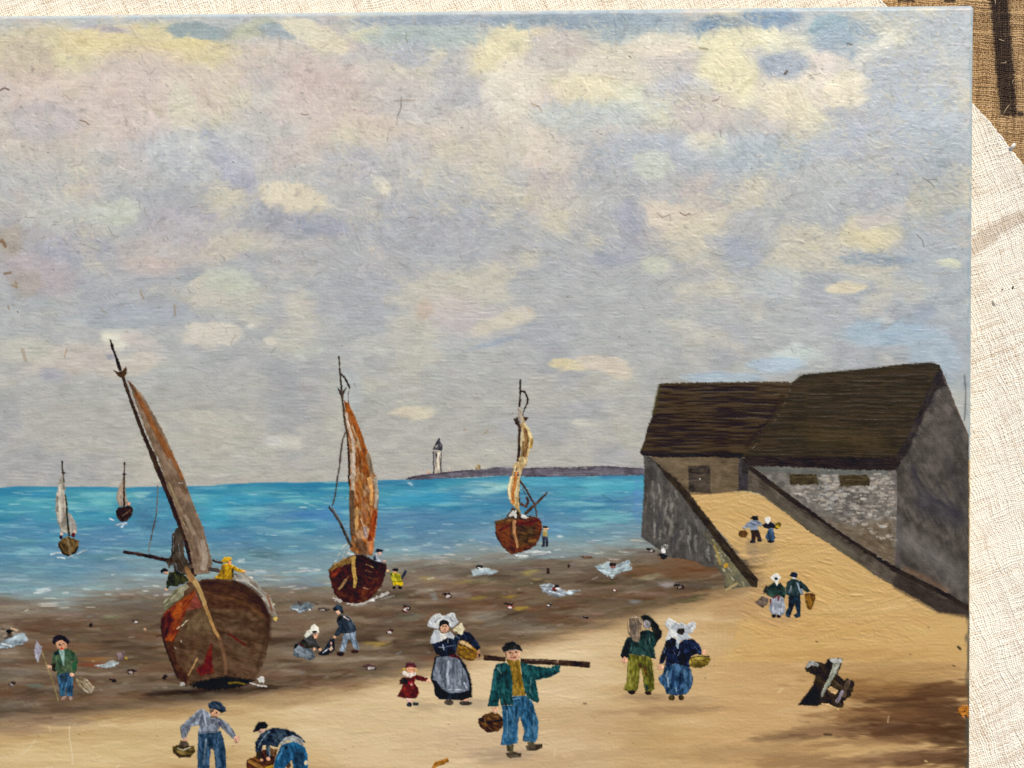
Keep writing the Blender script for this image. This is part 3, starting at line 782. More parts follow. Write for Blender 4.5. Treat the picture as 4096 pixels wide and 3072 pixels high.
    ii0, ii1 = max(0, int(math.ceil((ys[0] - GY0) / CELL))), min(NY, int((ys[-1] - GY0) / CELL) + 1)
    if jj1 > jj0 and ii1 > ii0:
        ix = np.clip(np.rint((gx[jj0:jj1] - xs[0]) / res).astype(int), 0, len(xs) - 1)
        iy = np.clip(np.rint((gy[ii0:ii1] - ys[0]) / res).astype(int), 0, len(ys) - 1)
        C[ii0:ii1, jj0:jj1] = col[np.ix_(iy, ix)]
    wx_, wy_ = warp(X, Y)
    zz = (face_z(X, Y) + zb * (1 - .7 * A) + base * (.15 + .85 * A) + Hh) * .001 + ZF
    ny, nx = X.shape
    Qf = cell_quads(ny, nx)
    a4 = (A[:-1, :-1] + A[1:, :-1] + A[:-1, 1:] + A[1:, 1:]) * .25
    idc = np.maximum(np.maximum(ID[:-1, :-1], ID[1:, 1:]), np.maximum(ID[1:, :-1], ID[:-1, 1:]))
    ok = (a4 > keep) & (idc >= 0)
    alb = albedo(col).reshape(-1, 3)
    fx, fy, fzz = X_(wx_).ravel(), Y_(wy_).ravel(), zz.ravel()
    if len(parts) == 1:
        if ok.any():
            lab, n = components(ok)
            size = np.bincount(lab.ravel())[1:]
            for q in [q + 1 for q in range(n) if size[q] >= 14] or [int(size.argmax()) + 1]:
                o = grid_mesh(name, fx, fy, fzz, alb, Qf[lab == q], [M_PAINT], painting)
                if label:
                    o['label'] = label
        return
    root = bpy.data.objects.new(name, None)
    root.empty_display_size = .01
    link(root, painting)
    if label:
        root['label'] = label
    for k, (pn, ops) in enumerate(parts):
        mk = ok & (idc == k)
        if not mk.any():
            continue
        if mk.sum() > 9000:
            grid_mesh(pn, fx, fy, fzz, alb, Qf[mk], [M_PAINT], root)
            continue
        lab, n = components(mk)
        size = np.bincount(lab.ravel())[1:]
        big = [q + 1 for q in range(n) if size[q] >= 14] or [int(size.argmax()) + 1]
        for q in big:                       # every separate dab of a part is a piece of its own
            grid_mesh(pn, fx, fy, fzz, alb, Qf[lab == q], [M_PAINT], root)


# ---- far shore
fig('painted_headland', 'low grey headland along the horizon', [('painted_headland', [
    P('G', '5f5862>6e6872', '150,1190 250,1140 360,1110 600,1090 740,1080 950,1055 1140,1030 1600,990 1900,980 2100,930 2212,930 e:100,45 180,38 330,40 440,43 560,42 640,28 760,28 840,40 950,42 1004,48 1004,95 820,98 600,103 400,108 180,105 90,105 G:2212,1120 1600,1150 1000,1180 500,1205 220,1220', 0, 2),
    S('G', '453f48', 34, '210,1180 600,1105 1140,1045 1600,1005', op=.7), S('e', '433a40', 8, '90,50 330,42 640,32 760,34 1000,50', op=.8), S('e', '332e38', 7, '90,104 250,104', op=.8), S('G', '332c34', 30, '150,1200 330,1150', op=.8), S('e', '7d7880', 12, '200,80 500,75 800,70', op=.5)])], res=2.5, base=.06)
fig('painted_lighthouse', 'white lighthouse with black lantern on the headland', [
    ('tower', [P('G', 'b9ad9c>9b9086', '740,560 915,580 915,760 905,900 915,1060 730,1085 745,950 720,820 745,700', 90, 1.2, 2.4), S('G', 'e4d8c2', 34, '850,620 830,800 845,980', op=.85, soft=2.4), S('G', '8f8a88', 30, '760,600 765,800', op=.6),
               S('G', '2f2d33', 12, '912,590 908,760 895,900 905,1050', r=1, soft=2, op=.8), S('G', '33313a', 14, '730,590 742,720 735,840 755,940 738,1070', r=1.4, soft=2, op=.7)]),
    ('window', [P('G', '20242e', '783,632 822,640 808,728 788,700', 90, .5, 1.8)]),
    ('lantern', [P('G', '22222a>4b4a50', '860,285 885,300 890,380 920,410 940,470 940,530 915,580 870,560 760,545 725,545 740,485 760,470 790,400 830,340', 90, .9, 2), P('G', '8f8880', '790,460 838,420 832,492 780,505', 90, .6, 2), P('G', '6e6a6a', '872,420 905,420 915,470 880,480', 90, .6, 2)])], res=1.6)
fig('painted_figure', 'tiny pale figure on the headland', [('painted_figure', [E('G', 'dcaa80', 632, 1052, 22, 32, r=.8), E('G', 'd6c2ae', 1085, 990, 22, 40, r=.8)])], res=1.6)
fig('painted_sail', 'far brown sail behind the headland', [('painted_sail', [P('G', 'a48d66', '1650,990 1720,870 1780,880 1785,985', 90, 1, 2.5)])], res=2, base=.05)

# ---- small boats out at sea
fig('painted_boat', 'small grey sailed boat at the far left with white foam', [
    ('foam', [S('A', 'c8d2d2', 24, '170,1390 270,1365 320,1370', op=.9), S('A', 'ccd4d4', 22, '260,1430 350,1440', op=.9), S('A', 'a8c4cc', 26, '400,1440 460,1400', op=.8), S('A', 'b4c8d0', 26, '520,1385 600,1350 650,1330', op=.85, w2=14)]),
    ('hull', [P('A', '49361f>65502f', '270,1240 320,1180 400,1150 500,1190 545,1200 530,1290 490,1360 400,1400 330,1370 275,1300', 60), S('A', '2c2014', 18, '275,1250 330,1370 400,1400 490,1360 530,1290', op=.7), S('A', '8a7454', 34, '385,1170 420,1280 430,1380')]),
    ('mast', [S('A', '2a2418', 22, '320,155 322,220 330,300 340,430'), P('A', '3a2a1c', '305,290 370,295 345,322 320,312', r=1)]),
    ('sail', [P('A', 'b3ab9b>8b8377', '325,310 345,430 370,520 350,560 370,650 390,800 385,950 400,1080 380,1120 310,1090 260,960 230,800 235,650 265,480 300,370', 80), S('A', 'c8c0b0', 20, '300,450 280,700 300,950', op=.7), S('A', '8f7f74', 16, '330,600 340,800 350,1000', op=.5)]),
    ('spar', [S('A', '37301f', 14, '360,600 382,750 386,900 400,1020 415,1130', w2=36)]),
    ('jib', [P('A', 'b6aea2>a0988e', '395,820 450,880 500,970 520,1060 510,1110 430,1130 415,1000', 70)]),
    ('crew', [E('A', 'f0c8b0', 315, 1118, 24, 20), E('A', '30203a', 305, 1162, 24, 26), E('A', '5a1020', 470, 1130, 24, 32), E('A', 'ecc0a8', 480, 1085, 16, 14)])], res=2)
fig('painted_boat', 'smallest dark boat with pinkish sail on the horizon', [
    ('foam', [S('A', 'd0dce8', 26, '1040,1000 1110,985 1170,975', op=.9), S('A', 'd8e2ea', 20, '1110,1030 1130,1000', op=.9), S('A', 'd8dce0', 18, '955,915 1000,935', op=.9)]),
    ('sail', [P('A', 'a89888>94826f', '1135,340 1160,480 1165,600 1200,690 1220,720 1170,750 1080,750 1040,670 1045,590 1070,500 1110,420', 85)]),
    ('mast', [S('A', '3a2c20', 18, '1150,170 1145,320 1140,450 1145,740', w2=24), E('A', '3a2c20', 1142, 320, 20, 12, r=1)]),
    ('hull', [P('A', '2c1b15>3c281c', '1035,800 1080,760 1150,755 1200,740 1240,745 1260,800 1240,880 1190,930 1120,960 1070,930 1045,870', 50), S('A', '7d624c', 8, '1120,880 1220,800', op=.6)]),
    ('crew', [E('A', 'f0b090', 1208, 717, 22, 20)])], res=2)

# ---- the big boat on the mud
fig('painted_boat', 'largest boat, beached, tall brown sail leaning left', [
    ('rope', [S('C', '6b5c4c', 13, '592,470 592,620 572,880 532,1050 492,1230 466,1360', soft=2.2, op=.9), S('C', '3f342c', 10, '575,850 540,1020 500,1200', soft=2, op=.8)]),
    ('mast', [P('B', '231b16', '122,52 132,52 172,130 184,200 218,280 248,350 272,420 287,475 250,480 225,420 205,350 188,280 160,210 135,150', 70, 1.2),
              S('B', '34261b', 36, '300,560 345,700 450,1000 560,1290 640,1480 700,1640 C:520,40 600,270 690,460 790,700', w2=80), S('C', '372419>2a1c16', 90, '690,440 790,700 860,900 940,1080 1000,1290 1050,1500 1075,1650', w2=76)]),
    ('masthead', [P('B', '43301f>33231a', '172,466 235,490 285,482 335,420 350,455 345,520 325,550 290,572 245,552 212,515', 30, 1)]),
    ('sail', [P('B', '78624f>86705c', '355,590 460,690 560,800 650,950 760,1150 850,1310 920,1480 990,1659 C:775,0 860,200 970,440 1040,650 1130,860 1200,1050 1270,1300 1320,1500 1280,1640 1080,1659 1010,1290 890,950 800,690 720,500 650,270 570,30 B:750,1640 655,1400 565,1180 485,960 410,740', 66),
              S('B', '8a4f26', 60, '480,790 600,1000 700,1200 800,1380 910,1600', op=.75, w2=80), S('B', '5c3a24', 24, '400,640 470,760 480,800', op=.8), S('C', '84502a', 50, '760,30 850,230 920,380', op=.75), S('C', '6a4c36', 60, '880,420 960,560', op=.5),
              S('C', '94845f', 20, '740,430 800,580 850,700', op=.9), S('C', '8d7d62', 30, '820,640 900,820', op=.6), S('C', 'a3917a', 46, '960,880 1080,1130 1180,1400', op=.7), S('C', '75604f', 60, '1000,720 1120,1000', op=.5),
              S('C', 'b0a090', 60, '1190,1220 1230,1420 1200,1560', op=.7, w2=90), S('C', '5a463a', 46, '1090,1150 1130,1400', op=.5), S('C', 'b8a878', 12, '900,900 980,1050', op=.8), S('B', 'b6aa9c', 10, '405,735 470,940 565,1175', soft=2.4), S('B', 'b0a596', 12, '650,1420 720,1560', op=.8),
              S('C', '93806c', 50, '1000,1560 1200,1500', op=.4), E('C', 'd8d4cc', 880, 440, 14, 5, op=.8), E('C', 'd8d4cc', 912, 440, 9, 5, op=.8)]),
    ('yard', [S('C', '2e1d19', 38, '150,1355 350,1385 560,1430 720,1465 890,1482', w2=52), S('C', '5a443c', 8, '180,1350 400,1385', op=.7)]),
    ('tackle', [P('C', '33271f>493a2e', '790,1120 870,1000 930,1100 950,1400 1010,1500 1050,1659 820,1659 810,1520 740,1560 700,1470 770,1400', 85, 3, op=.92), S('C', '9aa0a2', 9, '800,1150 800,1350', op=.6), S('C', 'a0a4a4', 9, '870,1240 890,1420', op=.5), S('C', '6a7078', 14, '830,1500 860,1640', op=.7)]),
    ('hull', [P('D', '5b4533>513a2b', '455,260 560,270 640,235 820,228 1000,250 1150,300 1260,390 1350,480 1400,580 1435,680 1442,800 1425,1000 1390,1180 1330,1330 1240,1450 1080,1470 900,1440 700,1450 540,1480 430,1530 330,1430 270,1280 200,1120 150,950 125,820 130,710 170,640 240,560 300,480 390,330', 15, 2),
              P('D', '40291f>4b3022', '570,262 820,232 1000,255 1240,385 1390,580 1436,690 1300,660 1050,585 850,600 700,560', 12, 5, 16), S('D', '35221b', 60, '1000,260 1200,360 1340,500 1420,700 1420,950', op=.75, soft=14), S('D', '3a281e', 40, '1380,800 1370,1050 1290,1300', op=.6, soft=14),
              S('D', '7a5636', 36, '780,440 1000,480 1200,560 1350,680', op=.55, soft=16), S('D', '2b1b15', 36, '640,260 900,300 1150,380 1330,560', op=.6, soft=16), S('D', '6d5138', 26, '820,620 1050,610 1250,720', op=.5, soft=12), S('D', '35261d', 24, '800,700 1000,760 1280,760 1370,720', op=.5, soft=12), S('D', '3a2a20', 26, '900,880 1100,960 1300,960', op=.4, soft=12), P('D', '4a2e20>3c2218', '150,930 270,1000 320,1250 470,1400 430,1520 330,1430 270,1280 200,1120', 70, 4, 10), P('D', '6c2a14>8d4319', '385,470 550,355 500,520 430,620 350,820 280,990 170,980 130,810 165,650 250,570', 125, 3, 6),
              P('D', '3a1a14>5a2418', '130,720 240,600 270,720 200,950 150,940', 110, 3, 10), P('D', '8b463a', '545,400 628,575 440,612 480,540', 20, 3, 6), P('D', '5c4a34>6e5a40', '620,590 700,700 760,860 600,900 420,900 450,720', 110, 4, 20, op=.8), S('D', '6e5238', 60, '600,900 500,1150 420,1350', op=.4, soft=20),
              P('D', '561914>6a241a', '738,1020 752,1270 762,1360 600,1400 545,1330 650,1250 680,1120', 110, 4, 8), S('D', '5e1d16', 26, '950,895 1060,970 1145,1025', op=.8), S('D', '6a5a48', 60, '900,950 1150,1150', op=.4, soft=20), S('D', '6b5442', 40, '850,800 1100,830 1250,900', op=.4, soft=16),
              P('D', '1e1917>15130f', '440,1520 560,1470 900,1405 1260,1450 1200,1495 1000,1560 700,1570', 2, 4, 8), S('D', '8a7524', 26, '950,1490 1050,1482 1130,1500', op=.8), S('D', 'b48c5c', 20, '458,1395 505,1310 565,1190', op=.85), S('D', '241a16', 26, '130,800 160,960 210,1120 330,1420', op=.7)]),
    ('tarpaulin', [P('D', '6c694f>8f8a6e', '150,590 145,530 180,480 250,400 330,340 430,296 475,330 420,370 380,470 280,520 190,610', 130, 3), S('D', 'b0aa90', 10, '240,480 330,400 410,330', op=.9), S('D', 'b4ae94', 10, '160,520 230,450', op=.9), S('D', 'a8a288', 9, '170,560 260,490', op=.8)]),
    ('stem', [S('D', 'b69560', 70, '480,200 560,300 620,430 665,570', w2=46), S('D', '8f6a44', 50, '430,100 490,230', w2=80), S('D', 'a8804e', 44, '665,570 710,690 770,840 830,950', w2=34), S('D', '7d5a42', 36, '830,950 880,1100 905,1240 910,1370', op=.8, soft=6)]),
    ('net', [P('D', 'a59f93>857a6c', '1000,150 1130,150 1230,220 1300,300 1400,420 1450,440 1490,540 1510,640 1540,720 1500,745 1470,680 1420,620 1390,540 1340,440 1240,340 1100,270 1010,240', 40, 4), S('D', '8a5236', 22, '1410,430 1440,520 1470,620', op=.8), E('D', 'd8b860', 1510, 715, 26, 24), S('D', 'c9c6c0', 14, '1020,240 1150,255 1290,360', op=.7),
             S('D', '55616a', 20, '1020,170 1090,210', op=.7), E('D', 'e2ded4', 1215, 215, 14, 12), E('D', 'cfc2a0', 1490, 540, 12, 12)]),
    ('foam', [E('D', 'd8d4ca', 1340, 1450, 44, 38, r=4), S('D', 'd0ccc4', 20, '1210,1490 1310,1520 1400,1530', op=.9), E('D', 'c8c8c0', 385, 1500, 34, 22, r=3, op=.8), E('D', 'e6e0d4', 366, 532, 11, 8), S('D', 'cfc4ac', 10, '320,830 360,800 385,795', r=2), S('D', 'd8cdae', 14, '400,780 430,740 455,730', r=2), S('D', 'bdb2a2', 8, '370,980 378,1000', r=2), S('D', 'b4aa9a', 8, '295,1050 305,1070', r=2)])], res=2.2)
fig('painted_person', 'sailor in yellow oilskins behind the big hull', [
    ('coat', [P('D', 'bf9117>94701a', '870,60 930,40 990,60 1060,100 1140,130 1140,155 1070,150 990,120 1000,240 880,240 780,215 830,150', 100, 2), S('D', '6a5210', 12, '870,90 890,170', op=.7), S('D', 'd8b030', 16, '920,60 960,150', op=.7), S('D', '3a3012', 14, '990,110 1000,200', op=.7)]),
    ('face', [P('C', 'd88c54', '1515,1475 1575,1472 1572,1522 1528,1528', r=1), E('C', '3a2418', 1553, 1468, 14, 8, r=1)]),
    ('hat', [P('C', 'c89c24', '1438,1480 1480,1425 1560,1420 1590,1460 1540,1472 1512,1498 1445,1492', 10, 1)]),
    ('hand', [E('D', 'e6a878', 1130, 142, 22, 14, r=1)]),
    ('rail', [S('C', '3a302e', 22, '1330,1470 1440,1500', op=.8), S('C', '3c322e', 40, '1290,1580 1400,1600', op=.7)])], res=2, base=.2)
fig('painted_person', 'dark coated sailor leaning over the big hull', [
    ('coat', [P('D', '24281b>39391f', '230,150 330,130 420,180 470,260 380,290 330,310 250,310 215,340 190,360 200,240', 60, 3)]),
    ('face', [P('D', 'e0a888', '158,150 185,125 217,150 205,172 170,167', r=1)]),
    ('cap', [P('D', '12141c', '120,132 160,95 200,108 215,140 170,142 130,162', r=1)]),
    ('hand', [E('D', 'e4b090', 187, 362, 18, 18, r=1)])], res=2, base=.2)

# ---- second boat
fig('painted_boat', 'middle boat with rust brown sail and white foam at its hull', [
    ('rope', [S('E', '4b403c', 24, '602,1098 560,1200 535,1380 520,1560 503,1659 F:372,0 350,150 325,330 290,450', soft=3, op=.9, w2=18), S('E', '2c211a', 20, '545,320 590,360 620,420 657,500', w2=26), S('E', '6b5a52', 9, '655,500 635,600 645,745', soft=2, op=.9)]),
    ('net', [S('F', 'bfbab0', 16, '530,1010 450,1060 380,1180 330,1290', op=.7, r=3), S('F', 'b8b6b0', 16, '545,1040 470,1120 430,1230', op=.7, r=3), S('F', 'c4beb2', 16, '550,1100 500,1170 470,1240', op=.7, r=3), S('F', 'd4d4d0', 40, '530,1160 590,1180', op=.9)]),
    ('mast', [S('E', '37291f', 14, '512,82 520,200 530,330 545,480 552,600', w2=26), S('E', '43362a', 26, '552,600 577,800 597,980 620,1100', w2=34), S('E', '3b2a1e', 26, '625,1100 640,1300 650,1500 652,1659 F:528,20 548,160', w2=30)]),
    ('masthead', [P('E', '4a3c34', '490,498 540,530 560,545 622,488 590,560 565,625 528,592 510,545', r=1)]),
    ('sail', [P('E', '8a5128>ab8460', '580,660 640,730 700,850 760,980 820,1130 880,1290 930,1430 960,1560 985,1659 F:925,0 945,100 967,250 965,450 950,700 925,900 905,1050 900,1120 870,1195 630,1170 550,1100 570,900 545,600 540,300 545,100 570,0 E:672,1659 660,1400 632,1100 600,850', 78),
              S('E', '8c4a1c', 60, '615,720 720,950 800,1180 850,1400 890,1650', op=.85, w2=90), S('E', 'c4b09c', 26, '610,850 640,1010 700,1200 715,1500', op=.8), S('E', 'b89c74', 18, '690,1020 760,1180 800,1330', op=.7), S('E', 'c8b8a6', 40, '690,1400 710,1650', op=.7), S('E', '7d6a54', 40, '900,1400 950,1640', op=.7),
              S('F', 'a8967f', 40, '590,0 595,230', op=.8), S('F', '55402f', 76, '575,260 580,600 590,860', op=.85), S('F', 'ad8450', 40, '650,500 645,780', op=.8), S('F', '9a6430', 60, '690,20 720,300 760,560', op=.7), S('F', 'c89458', 34, '830,60 870,220 860,430', op=.85),
              S('F', '8a3b18', 80, '915,560 890,750 850,950', op=.9), S('F', 'a39684', 34, '925,40 945,300 930,480', op=.85), S('F', '93606a', 20, '735,330 760,520 780,640', op=.35), S('F', '9a8a8e', 30, '775,780 785,900', op=.75), S('F', '4f3426', 120, '680,1000 760,1130', op=.7, soft=12), S('F', 'b06c40', 50, '860,1010 850,1150', op=.8), S('F', 'bfa07c', 12, '700,620 740,740', op=.7)]),
    ('yard', [S('F', '3d342e', 30, '243,480 310,560 400,700 470,860 545,1010 570,1045', w2=46), S('F', '7c7c7e', 10, '290,480 350,580 420,700', op=.7), S('F', '8a949c', 18, '505,820 530,900', op=.7)]),
    ('hull', [P('a', '46200f>2f150c', '135,420 200,350 320,280 420,235 490,215 600,235 690,285 870,340 877,400 850,500 800,620 740,700 650,790 520,840 400,840 310,810 230,740 180,640 155,520', 60, 2),
              P('a', '28150f', '485,230 600,240 690,288 860,345 850,400 700,395 490,340', 15, 4, 10), P('a', '8a6b3b>6a4c28', '140,412 200,350 330,278 440,238 485,228 462,300 400,340 280,375 180,425', 150, 3, 5), P('a', '6e2c16', '160,435 270,395 300,420 210,510 170,500', 140, 3, 10), P('a', '582b16>452011', '560,640 830,480 800,620 660,775 520,830', 140, 4, 16), S('a', '59341f', 60, '250,700 400,780 600,790', op=.5, soft=14),
              S('a', '8a6a48', 26, '355,545 305,620 270,650', op=.85), S('a', '7c5c3c', 14, '390,495 340,560', op=.7), S('a', 'a98a64', 10, '620,345 700,380', op=.8), S('a', '6d4c38', 10, '610,420 690,445', op=.7), S('a', 'a0765a', 14, '580,640 640,660', op=.7), S('a', '5a3a28', 14, '600,490 700,530 790,520', op=.5)]),
    ('stem', [S('a', 'ba9550', 50, '462,255 450,330 460,440 478,540 465,625', w2=44)]),
    ('foam', [S('a', 'c9c5bd', 24, '370,842 470,862 600,838 700,790 890,712', op=.85, r=4, w2=36), S('a', 'ccc8c0', 34, '205,780 285,812', op=.85, r=4), S('a', 'b4aca4', 16, '800,790 970,745', op=.5), E('a', 'e6e2da', 690, 800, 30, 18, r=3)])], res=2)
fig('painted_person', 'sailor in blue grey leaning on the middle boat', [
    ('coat', [P('a', '6a7180>b2b7ba', '708,235 740,205 800,250 828,322 720,302', 60, 1.5), P('a', '39414f', '708,245 735,225 745,290 715,295', r=1)]),
    ('face', [P('a', 'e0b0a0', '750,190 815,185 800,228 765,222', r=1)]),
    ('hat', [P('a', '20263a', '728,180 760,138 800,150 833,162 815,187 760,187', r=1)]),
    ('hand', [E('a', 'e8a890', 845, 305, 20, 13, r=1)])], res=2, base=.2)
fig('painted_person', 'small fisherman in yellow oilskins beside the middle boat', [
    ('oar', [P('a', '27364a', '1065,500 1110,408 1137,430 1100,500 1070,537', 60, 1.2)]),
    ('trousers', [P('a', 'cfae10', '950,555 1075,555 1087,602 1060,622 1000,602 960,622', r=1.2)]),
    ('coat', [P('a', '9c9420>d6c63a', '900,440 935,450 990,448 1050,470 1068,560 945,562 930,485', 60, 1.6), P('a', '56642c', '895,440 940,455 955,500 925,480', r=1), S('a', '7a7a18', 10, '945,560 1068,560', op=.8)]),
    ('face', [E('a', 'e8a080', 977, 442, 18, 16, r=1)]),
    ('hat', [P('a', '18130f', '944,412 980,392 1027,398 1020,430 970,432', r=1)]),
    ('hand', [E('a', 'e0b080', 887, 428, 20, 17, r=1)]),
    ('boots', [E('a', '0c0c10', 970, 637, 21, 18, r=1), E('a', '0c0c10', 1046, 637, 25, 20, r=1)])], res=2)

# ---- third boat
fig('painted_boat', 'boat with narrow cream sail at the water edge near the ramp', [
    ('foam', [S('I', 'c6cac6', 30, '600,1550 700,1560 790,1560', op=.9), S('I', 'c2c6c2', 34, '760,1500 900,1500 1160,1495', op=.85), S('I', 'ccd0cc', 20, '890,1478 970,1470', op=.8)]),
    ('mast', [S('H', '221711', 24, '958,165 955,330 955,480 943,620', w2=30), S('H', '3b2b1d', 46, '925,870 950,960 945,1150 940,1350 925,1500', w2=44), S('I', '46351f', 26, '655,250 640,420 645,560 655,700')]),
    ('masthead', [P('H', '3b2d26', '848,815 920,785 940,900 962,920 925,935 880,890', r=1.4), P('H', '33251f', '1000,768 1092,792 1050,850 1010,832', r=1.4)]),
    ('rope', [S('H', '2c1c12', 22, '960,345 1030,360 1060,420 1087,490 1080,545', w2=30), S('H', '2c1c12', 22, '1080,545 1040,620 1010,700 1003,765', w2=12), S('I', '4a2b20', 32, '668,308 760,440 830,570 900,685', op=.95), S('I', '3c241c', 12, '700,420 750,530', op=.8), S('I', '4b2c20', 18, '905,700 930,800 940,900')]),
    ('spar', [S('I', '4a3529', 50, '755,850 860,750 960,660 1112,505', w2=30), S('I', '4d2f22', 28, '680,690 770,735 800,650 780,580', op=.9)]),
    ('sail', [P('H', 'b29466>d2ba88', '930,620 970,640 985,750 1020,830 1050,930 1110,980 1160,1090 1170,1200 1140,1300 1100,1380 1080,1500 1050,1600 I:752,30 702,150 665,260 650,420 640,600 650,690 668,850 610,780 550,720 500,660 465,540 458,430 500,250 540,130 575,0 H:840,1600 930,1500 975,1380 960,1180 985,1020 960,880 925,760', 88),
              S('H', 'b5a79a', 36, '948,640 950,760 985,860', op=.8), S('H', '7d5b36', 46, '1040,990 1075,1180 1030,1420', op=.75), S('H', 'd8c48e', 24, '1030,900 1100,1010 1145,1150', op=.8), S('H', 'a8803c', 30, '1155,1150 1140,1280', op=.7), S('H', 'd8c9a0', 30, '985,1080 975,1250', op=.7), S('H', '6f4e2e', 30, '1010,1200 990,1420', op=.5),
              S('I', 'bf7436', 36, '600,180 575,380 535,560 555,660', op=.85), S('I', 'e2d4a8', 30, '520,250 480,430 500,600', op=.8), S('I', 'c8b890', 26, '620,300 610,560', op=.7), S('I', 'a8854c', 30, '590,700 650,830', op=.6), S('I', 'e6d8ac', 12, '590,60 570,160', op=.9)]),
    ('hull', [P('I', '6b3516>512811', '255,985 440,920 560,930 700,920 830,900 940,910 1000,950 1032,1040 1032,1120 990,1240 930,1370 820,1440 680,1490 520,1522 450,1470 370,1380 300,1270 260,1160', 30, 2),
              P('I', '473321>54381f', '600,1040 900,1040 960,1180 900,1370 640,1410 600,1200', 0, 6, 20), P('I', '57110b', '600,975 780,990 940,925 965,965 850,1042 620,1032', 0, 4, 8), P('I', '7c4018', '260,1040 520,1010 530,1200 450,1400 330,1290', 60, 5, 20, op=.6), S('I', '6b4c2b', 36, '262,1000 400,970 540,960', op=.8), S('I', '4a150c', 26, '330,1130 470,1050', op=.6), S('I', '8a5a30', 40, '820,1310 920,1300', op=.5), S('I', '2e160c', 14, '258,1160 300,1270 370,1385 460,1480', op=.6), S('I', '3a2a22', 40, '520,1020 530,1250', op=.5)]),
    ('deck', [P('I', '3d2c20>4b382a', '540,740 620,780 690,880 830,885 940,912 780,940 600,952 440,915', 20, 3), P('I', 'd4d0c8', '470,892 550,802 600,855 602,932 560,902', 60, 3), P('I', 'd0ccc4', '680,860 800,912 760,932 690,912', 20, 3), E('I', 'd8d4cc', 590, 820, 18, 36, r=2)]),
    ('stem', [S('I', 'a97a52', 56, '572,985 560,1100 572,1220 612,1330 620,1405', w2=46)])], res=2)
fig('painted_person', 'tiny sailor in dark trousers beside the cream sailed boat', [
    ('trousers', [P('I', '2e3040', '1030,1225 1125,1230 1137,1390 1095,1395 1085,1290 1075,1390 1020,1402 1042,1350', r=1)]),
    ('shirt', [P('I', 'a08a52', '1040,1128 1112,1135 1122,1228 1038,1228', r=1)]),
    ('face', [P('I', 'e0b080', '1045,1095 1100,1085 1152,1100 1110,1127 1060,1132', r=1)]),
    ('beret', [E('I', '14141c', 1088, 1070, 42, 23, r=1)])], res=2, base=.25)

# ---- houses, ramp walls
fig('painted_house', 'left house with dark brown roof and dark doorway above the ramp', [
    ('wall', [P('J', '655743>705f49', '250,1160 1290,1180 1380,1200 1375,1560 1270,1560 940,1592 690,1572 300,1200', 0, 2), S('J', '54473a', 60, '330,1230 560,1450 690,1560', op=.5, soft=14), S('J', '776550', 50, '1020,1250 1020,1500', op=.5, soft=16), S('J', '4f4336', 40, '700,1580 950,1580', op=.6, soft=8)]),
    ('door', [P('J', '322c29>4b4136', '700,1285 930,1273 946,1300 946,1587 850,1577 710,1567', 0, 2), S('J', '6a5c48', 9, '740,1340 860,1335', op=.7), S('J', '74654e', 9, '760,1395 880,1385', op=.7), S('J', '6a5c48', 9, '740,1450 840,1445', op=.6), E('J', 'd8d4c8', 830, 1428, 7, 7, r=1)]),
    ('pillar', [P('J', '403a40>35302f', '1262,1200 1382,1220 1372,1555 1255,1552', 90, 3, 6)]),
    ('roof', [P('J', '2c2117>443626*', '385,375 480,362 1800,348 1852,372 1790,560 1630,860 1450,1050 1340,1180 1120,1200 1000,1175 380,1188 210,1168 166,1140 215,1010 250,860 300,740 340,560 372,420', 2, 2.2, h=.13), S('J', '4c4a26', 40, '390,400 350,560 320,700', op=.5, soft=10), S('J', '2c2016', 60, '1740,520 1560,840 1350,1060', op=.55, soft=14)]),
    ('eave', [S('J', '1f1813', 44, '215,1150 380,1165 1000,1160 1290,1170', soft=5)])], res=3, base=.06)
